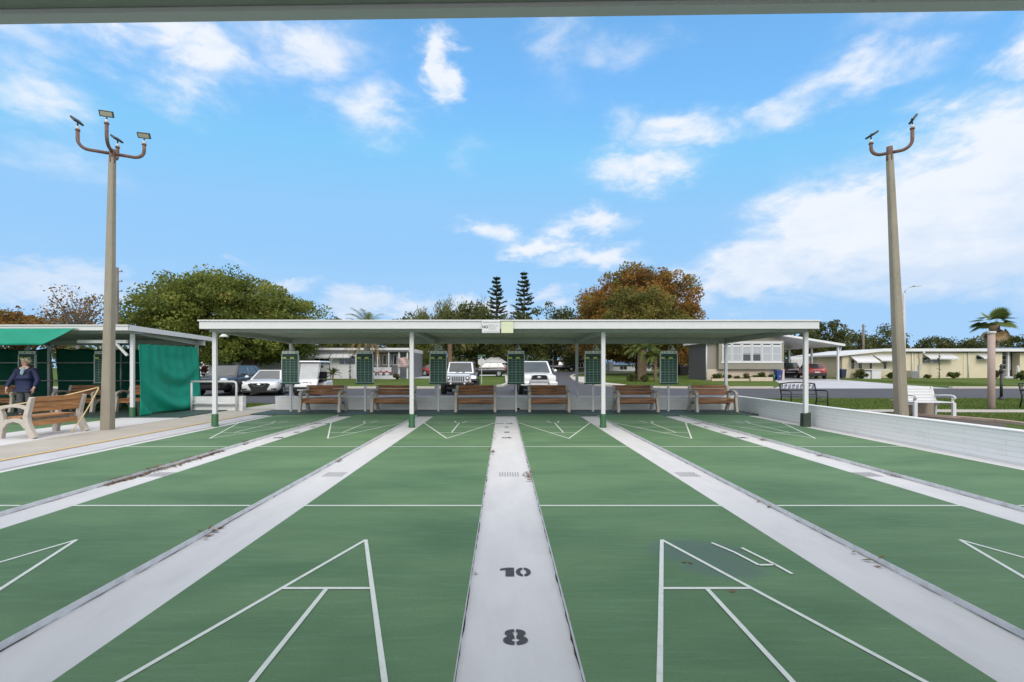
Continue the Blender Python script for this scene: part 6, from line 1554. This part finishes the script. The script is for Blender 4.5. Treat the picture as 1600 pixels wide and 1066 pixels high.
# layered pines
def layered_pine(label, px, D, top, half_px, seed):
    g = np.random.default_rng(seed); z0 = hz(D); H = PZ(top, D) - z0; Rm = half_px * D / FOC
    t = thing('norfolk_pine', label, 'tree', (PX(px, D), D, z0), group='tall layered pines')
    mb = MB(); mb.tube([(0, 0, -.1), (0, 0, H * .5), (0, 0, H)], [.32, .2, .04], 8)
    P = []; z = H * .16; 
    while z < H - .25:
        f = z / H; Rr = Rm * min(1, (1 - f) * 2.0 + .14) * g.uniform(.85, 1.1); nb = 7; a0 = g.uniform(0, 6)
        for b in range(nb):
            a = a0 + 2 * math.pi * b / nb + g.normal(0, .15); rr = Rr * g.uniform(.55, 1.15)
            if g.uniform() < .10: continue
            tip = Vector((math.cos(a) * rr, math.sin(a) * rr, z + rr * g.uniform(.12, .45))); root = Vector((0, 0, z))
            mb.tube([root, root.lerp(tip, .6) - Vector((0, 0, .06)), tip], [.05, .03, .012], 4, cap=False)
            for s in np.linspace(.28, 1.02, 12):
                c = root.lerp(tip, s); c.z -= .10 * math.sin(math.pi * s)
                P.append(np.array(c) + g.normal(0, .14, (9, 3)) * np.array([1, 1, .6]) + np.array([0, 0, .06]))
        z += H * .056 * (1.15 - .45 * f)
    mb.build('trunk', M['bark'], t, fix=False)
    P = np.concatenate(P)
    quads_mesh('crown', leaf_quads(P, .38, g, .42), g.normal(.45, .2, len(P)), M['pine'], t)
layered_pine('left and shorter of two tall layered pines above the shelter', 776, 105, 431, 21, 81)
layered_pine('right and taller of two tall layered pines above the shelter', 819, 105, 423, 21, 82)
# palms
def frond(P, T, base, az_, el_, L, g, droop=1.0, n=30, wl=.55, dead=False):
    d = np.array([math.cos(az_), math.sin(az_), 0]); pts = []
    for i in range(n + 1):
        s = i / n; ang = el_ - droop * s ** 1.4 * 1.5
        if i == 0: p = np.array(base, float)
        else: p = pts[-1] + (d * math.cos(ang) + np.array([0, 0, math.sin(ang)])) * L / n
        pts.append(p)
    side = np.array([-d[1], d[0], 0]); tb = g.normal(.5, .15)
    for i in range(2, n):
        t = pts[i + 1] - pts[i - 1]; t /= np.linalg.norm(t)
        w = wl * math.sin(math.pi * min(1, (i / n) * .9 + .08)) ** .7
        for s in (-1, 1):
            tip = pts[i] + side * s * w * .85 + t * w * .6 + np.array([0, 0, -.25 * w]) + g.normal(0, .03, 3)
            P += [pts[i] - t * .03, pts[i] + t * .03, tip]; T.append(tb + g.normal(0, .12))
        P += [pts[i - 1] - side * .02, pts[i - 1] + side * .02, pts[i + 1]]; T.append(.8)
def feather_palm(label, px, D, zc, L, nf, seed, dead=0, dL=None, tr=.2, group=None, name='palm_tree', sk=None):
    g = np.random.default_rng(seed); z0 = hz(D)
    t = thing(name, label, 'palm', (PX(px, D), D, z0), group=group)
    mb = MB(); n = 9; mb.tube([(0.02 * math.sin(i * 2), 0, -.1 + (zc + .15) * i / n) for i in range(n + 1)], [tr * (1.25 if i == 0 else 1 + .08 * (i % 2)) for i in range(n + 1)], 12)
    mb.build('trunk', M['palm_bark'], t, fix=False)
    P = []; T = []
    for i in range(nf): frond(P, T, (0, 0, zc), g.uniform(0, 6.28), R(g.uniform(-5, 85)), L * g.uniform(.8, 1.1), g, g.uniform(.7, 1.1), wl=L * .2)
    quads_mesh('fronds', np.array(P), np.array(T), M['palm'], t, tri=True)
    if dead:
        P = []; T = []
        for i in range(dead): frond(P, T, (0, 0, zc - .15), g.uniform(0, 6.28), R(g.uniform(-45, 30)), (dL or L) * g.uniform(.75, 1.1), g, g.uniform(.6, 1.0), wl=L * .10)
        quads_mesh('dead_fronds', np.array(P), np.array(T), M['palm_dead'], t, tri=True)
    return t
feather_palm('palm with a skirt of dry tan fronds in front of the white house', 574, 44, PZ(520, 44), 2.9, 30, 91, dead=34, dL=3.9, tr=.28)
feather_palm('palm with hanging green fronds behind the third scoreboard', 703, 60, PZ(528, 60), 3.6, 30, 92, dead=8, tr=.28)
feather_palm('stout palm with bushes at its foot on the lawn right of the side road', 1003, 45, PZ(551, 45), 2.4, 34, 93, tr=.42, group='palms on the right-hand lawn')
feather_palm('slim leaning palm right of the stout palm', 1024, 44, PZ(560, 44), 1.9, 20, 94, tr=.14, group='palms on the right-hand lawn')
feather_palm('small potted-looking palm beside the golf cart', 520, 40, PZ(587, 40), .8, 18, 95, tr=.07)
def fan_palm(label, px, D, zc, L, seed):
    g = np.random.default_rng(seed); z0 = hz(D)
    t = thing('fan_palm', label, 'palm', (PX(px, D), D, z0))
    n = 14; MB().tube([(.12 * math.sin(i * .25), 0, -.1 + (zc + .1) * i / n) for i in range(n + 1)], [.30 if i < 10 else .30 + .05 * (i - 9) for i in range(n + 1)], 12).build('trunk', M['palm_bark'], t, fix=False)
    def fans(num, lo, hi, mat, name):
        P = []; T = []
        for i in range(num):
            a = g.uniform(0, 6.28); e = R(g.uniform(lo, hi)); d = np.array([math.cos(a) * math.cos(e), math.sin(a) * math.cos(e), math.sin(e)])
            base = np.array([0, 0, zc]); hub = base + d * L * .55 * g.uniform(.8, 1.15); side = np.cross(d, [0, 0, 1.0]); side /= np.linalg.norm(side) + 1e-9; d = d + np.array([0, 0, -1.0]) * math.cos(e) * g.uniform(.5, 1.1); d /= np.linalg.norm(d); nn = np.cross(side, d)
            P += [base - side * .03, base + side * .03, hub]; T.append(.7); tb = g.normal(.5, .15)
            for k_ in range(22):
                th = R(-115 + 230 * k_ / 21); v = d * math.cos(th) + side * math.sin(th) - nn * .0; ln = L * .50 * (1 - .25 * abs(th) / 2)
                tip = hub + v * ln + np.array([0, 0, -.10 * ln * (.4 + abs(math.sin(th)))]); w = np.cross(v, nn) * ln * .075
                m = hub + v * ln * .55
                P += [hub, m - w, m + w, m - w, tip, m + w]; T += [tb + g.normal(0, .08)] * 2
        quads_mesh(name, np.array(P), np.array(T), M[mat], t, tri=True)
    fans(22, -10, 75, 'palm', 'fronds'); fans(6, -65, -30, 'palm_dead', 'dead_fronds')
fan_palm('tall fan palm rising behind the pinkish column', 1554, 58, PZ(513, 58), 2.5, 96)
# shrubs
def bush(label, px, D, w_px, h_px, mat, seed, leaf=.13, group=None, per=60, n=16, name='shrub', y=None):
    g = np.random.default_rng(seed); z0 = hz(D); rx = w_px * D / FOC / 2; h = h_px * D / FOC
    t = thing(name, label, 'shrub', (PX(px, D), D, z0), group=group)
    crown(t, [(0, 0, h * .52, rx * .85, rx * .7, h * .48)], n, per, min(rx, h) * .42, leaf, M[mat], g, shell=.2, asp=.5)
    mb = MB()
    for i in range(5): mb.tube([(g.normal(0, .05), g.normal(0, .05), -.05), (g.normal(0, rx * .4), g.normal(0, rx * .3), h * .7)], [.025, .008], 5)
    mb.build('stem', M['bark'], t, fix=False)
fb = [(1121, 20, 12), (1137, 14, 10), (1152, 12, 8), (1166, 15, 11), (1180, 12, 9), (1193, 17, 13), (1204, 12, 9)]
for i, (px, w, h) in enumerate(fb):
    bush('shrub in the flower bed of the olive house, number counted from its left end' if False else ('broad low shrub at the left end of the olive house flower bed', 'small shrub second from the left in the olive house flower bed', 'smallest shrub in the olive house flower bed, right of the shelter post', 'spiky shrub in the middle of the olive house flower bed', 'low shrub right of the middle in the olive house flower bed', 'tallest yellowish shrub in the olive house flower bed', 'shrub beside the teal bin in the olive house flower bed')[i], px, 45.9, w, h, 'bush', 100 + i, group='flower bed shrubs')
t = thing('bed_edging', 'beige low wall edging the olive house flower bed', 'edging', (PX(1160, 45.3), 45.3, hz(45)))
MB().box(PX(1112, 45.3), PX(1170, 45.3), 45.2, 45.35, -.05, hz(45) + .22).build('low_course', M['skirt'], t, True); MB().box(PX(1170.2, 45.3), PX(1204, 45.3), 44.9, 45.05, -.05, hz(45) + .36).build('high_course', M['skirt'], t, True)
for i, (px, D, w, h, m, lab) in enumerate(((988, 43.6, 20, 14, 'dark_leaf', 'rounded dark shrub left of the stout palm'), (1008, 43.2, 18, 10, 'dark_leaf', 'low dark shrub before the stout palm'), (1345, 51.2, 22, 14, 'dark_leaf', 'dark shrub under the big awning of the cream house'), (1393, 51.8, 16, 9, 'bush', 'reddish low shrub left of the right floodlight pole'), (1449, 52.2, 10, 5, 'bush', 'tiny shrub under the twin windows of the cream house'), (1489, 51.6, 18, 11, 'bush', 'rounded bright shrub in front of the cream house'), (1556, 50.5, 12, 16, 'dark_leaf', 'dark shrub beside the porch of the cream house'), (1597, 46, 18, 17, 'bush', 'grassy shrub at the right picture edge'), (318, 56, 14, 22, 'red_bush', 'tall red-leaved shrub left of the charcoal crossover'), (425, 47, 26, 13, 'dark_leaf', 'dark shrub above the white saloon'), (403, 46.5, 16, 14, 'dark_leaf', 'dark shrub at the foot of the oak'), (668, 66, 40, 42, 'bush', 'yellow-green shrub behind the red hatchback'), (620, 49, 10, 8, 'dark_leaf', 'small dark plant by the porch step'), (809, 15.8, 5, 4, 'dark_leaf', 'weed at the foot of the rear wall'))):
    bush(lab, px, D, w, h, m, 120 + i, leaf=.16 if D > 20 else .05, n=20 if w < 30 else 60)
# wooded skyline far off
g = np.random.default_rng(9); n = 1500
th = g.uniform(R(-68), R(68), n); rr = g.uniform(135, 175, n); C = np.stack([np.sin(th) * rr, np.cos(th) * rr, .9 + g.uniform(0, 1, n) ** .8 * (5.2 + 2.2 * np.sin(th * 14) + 1.2 * np.sin(th * 37))], 1)
per = 26; P = np.repeat(C, per, 0) + unit(n * per, g) * (g.uniform(0, 1, n * per) ** .5)[:, None] * np.array([3.2, 2.5, 1.7])
o = quads_mesh('distant_trees', leaf_quads(P, 1.0, g, .6), np.repeat(g.normal(.45, .2, n), per) + g.normal(0, .1, n * per), M['dark_leaf'])
tag(o, 'far wooded skyline beyond the houses', 'trees', kind='stuff')
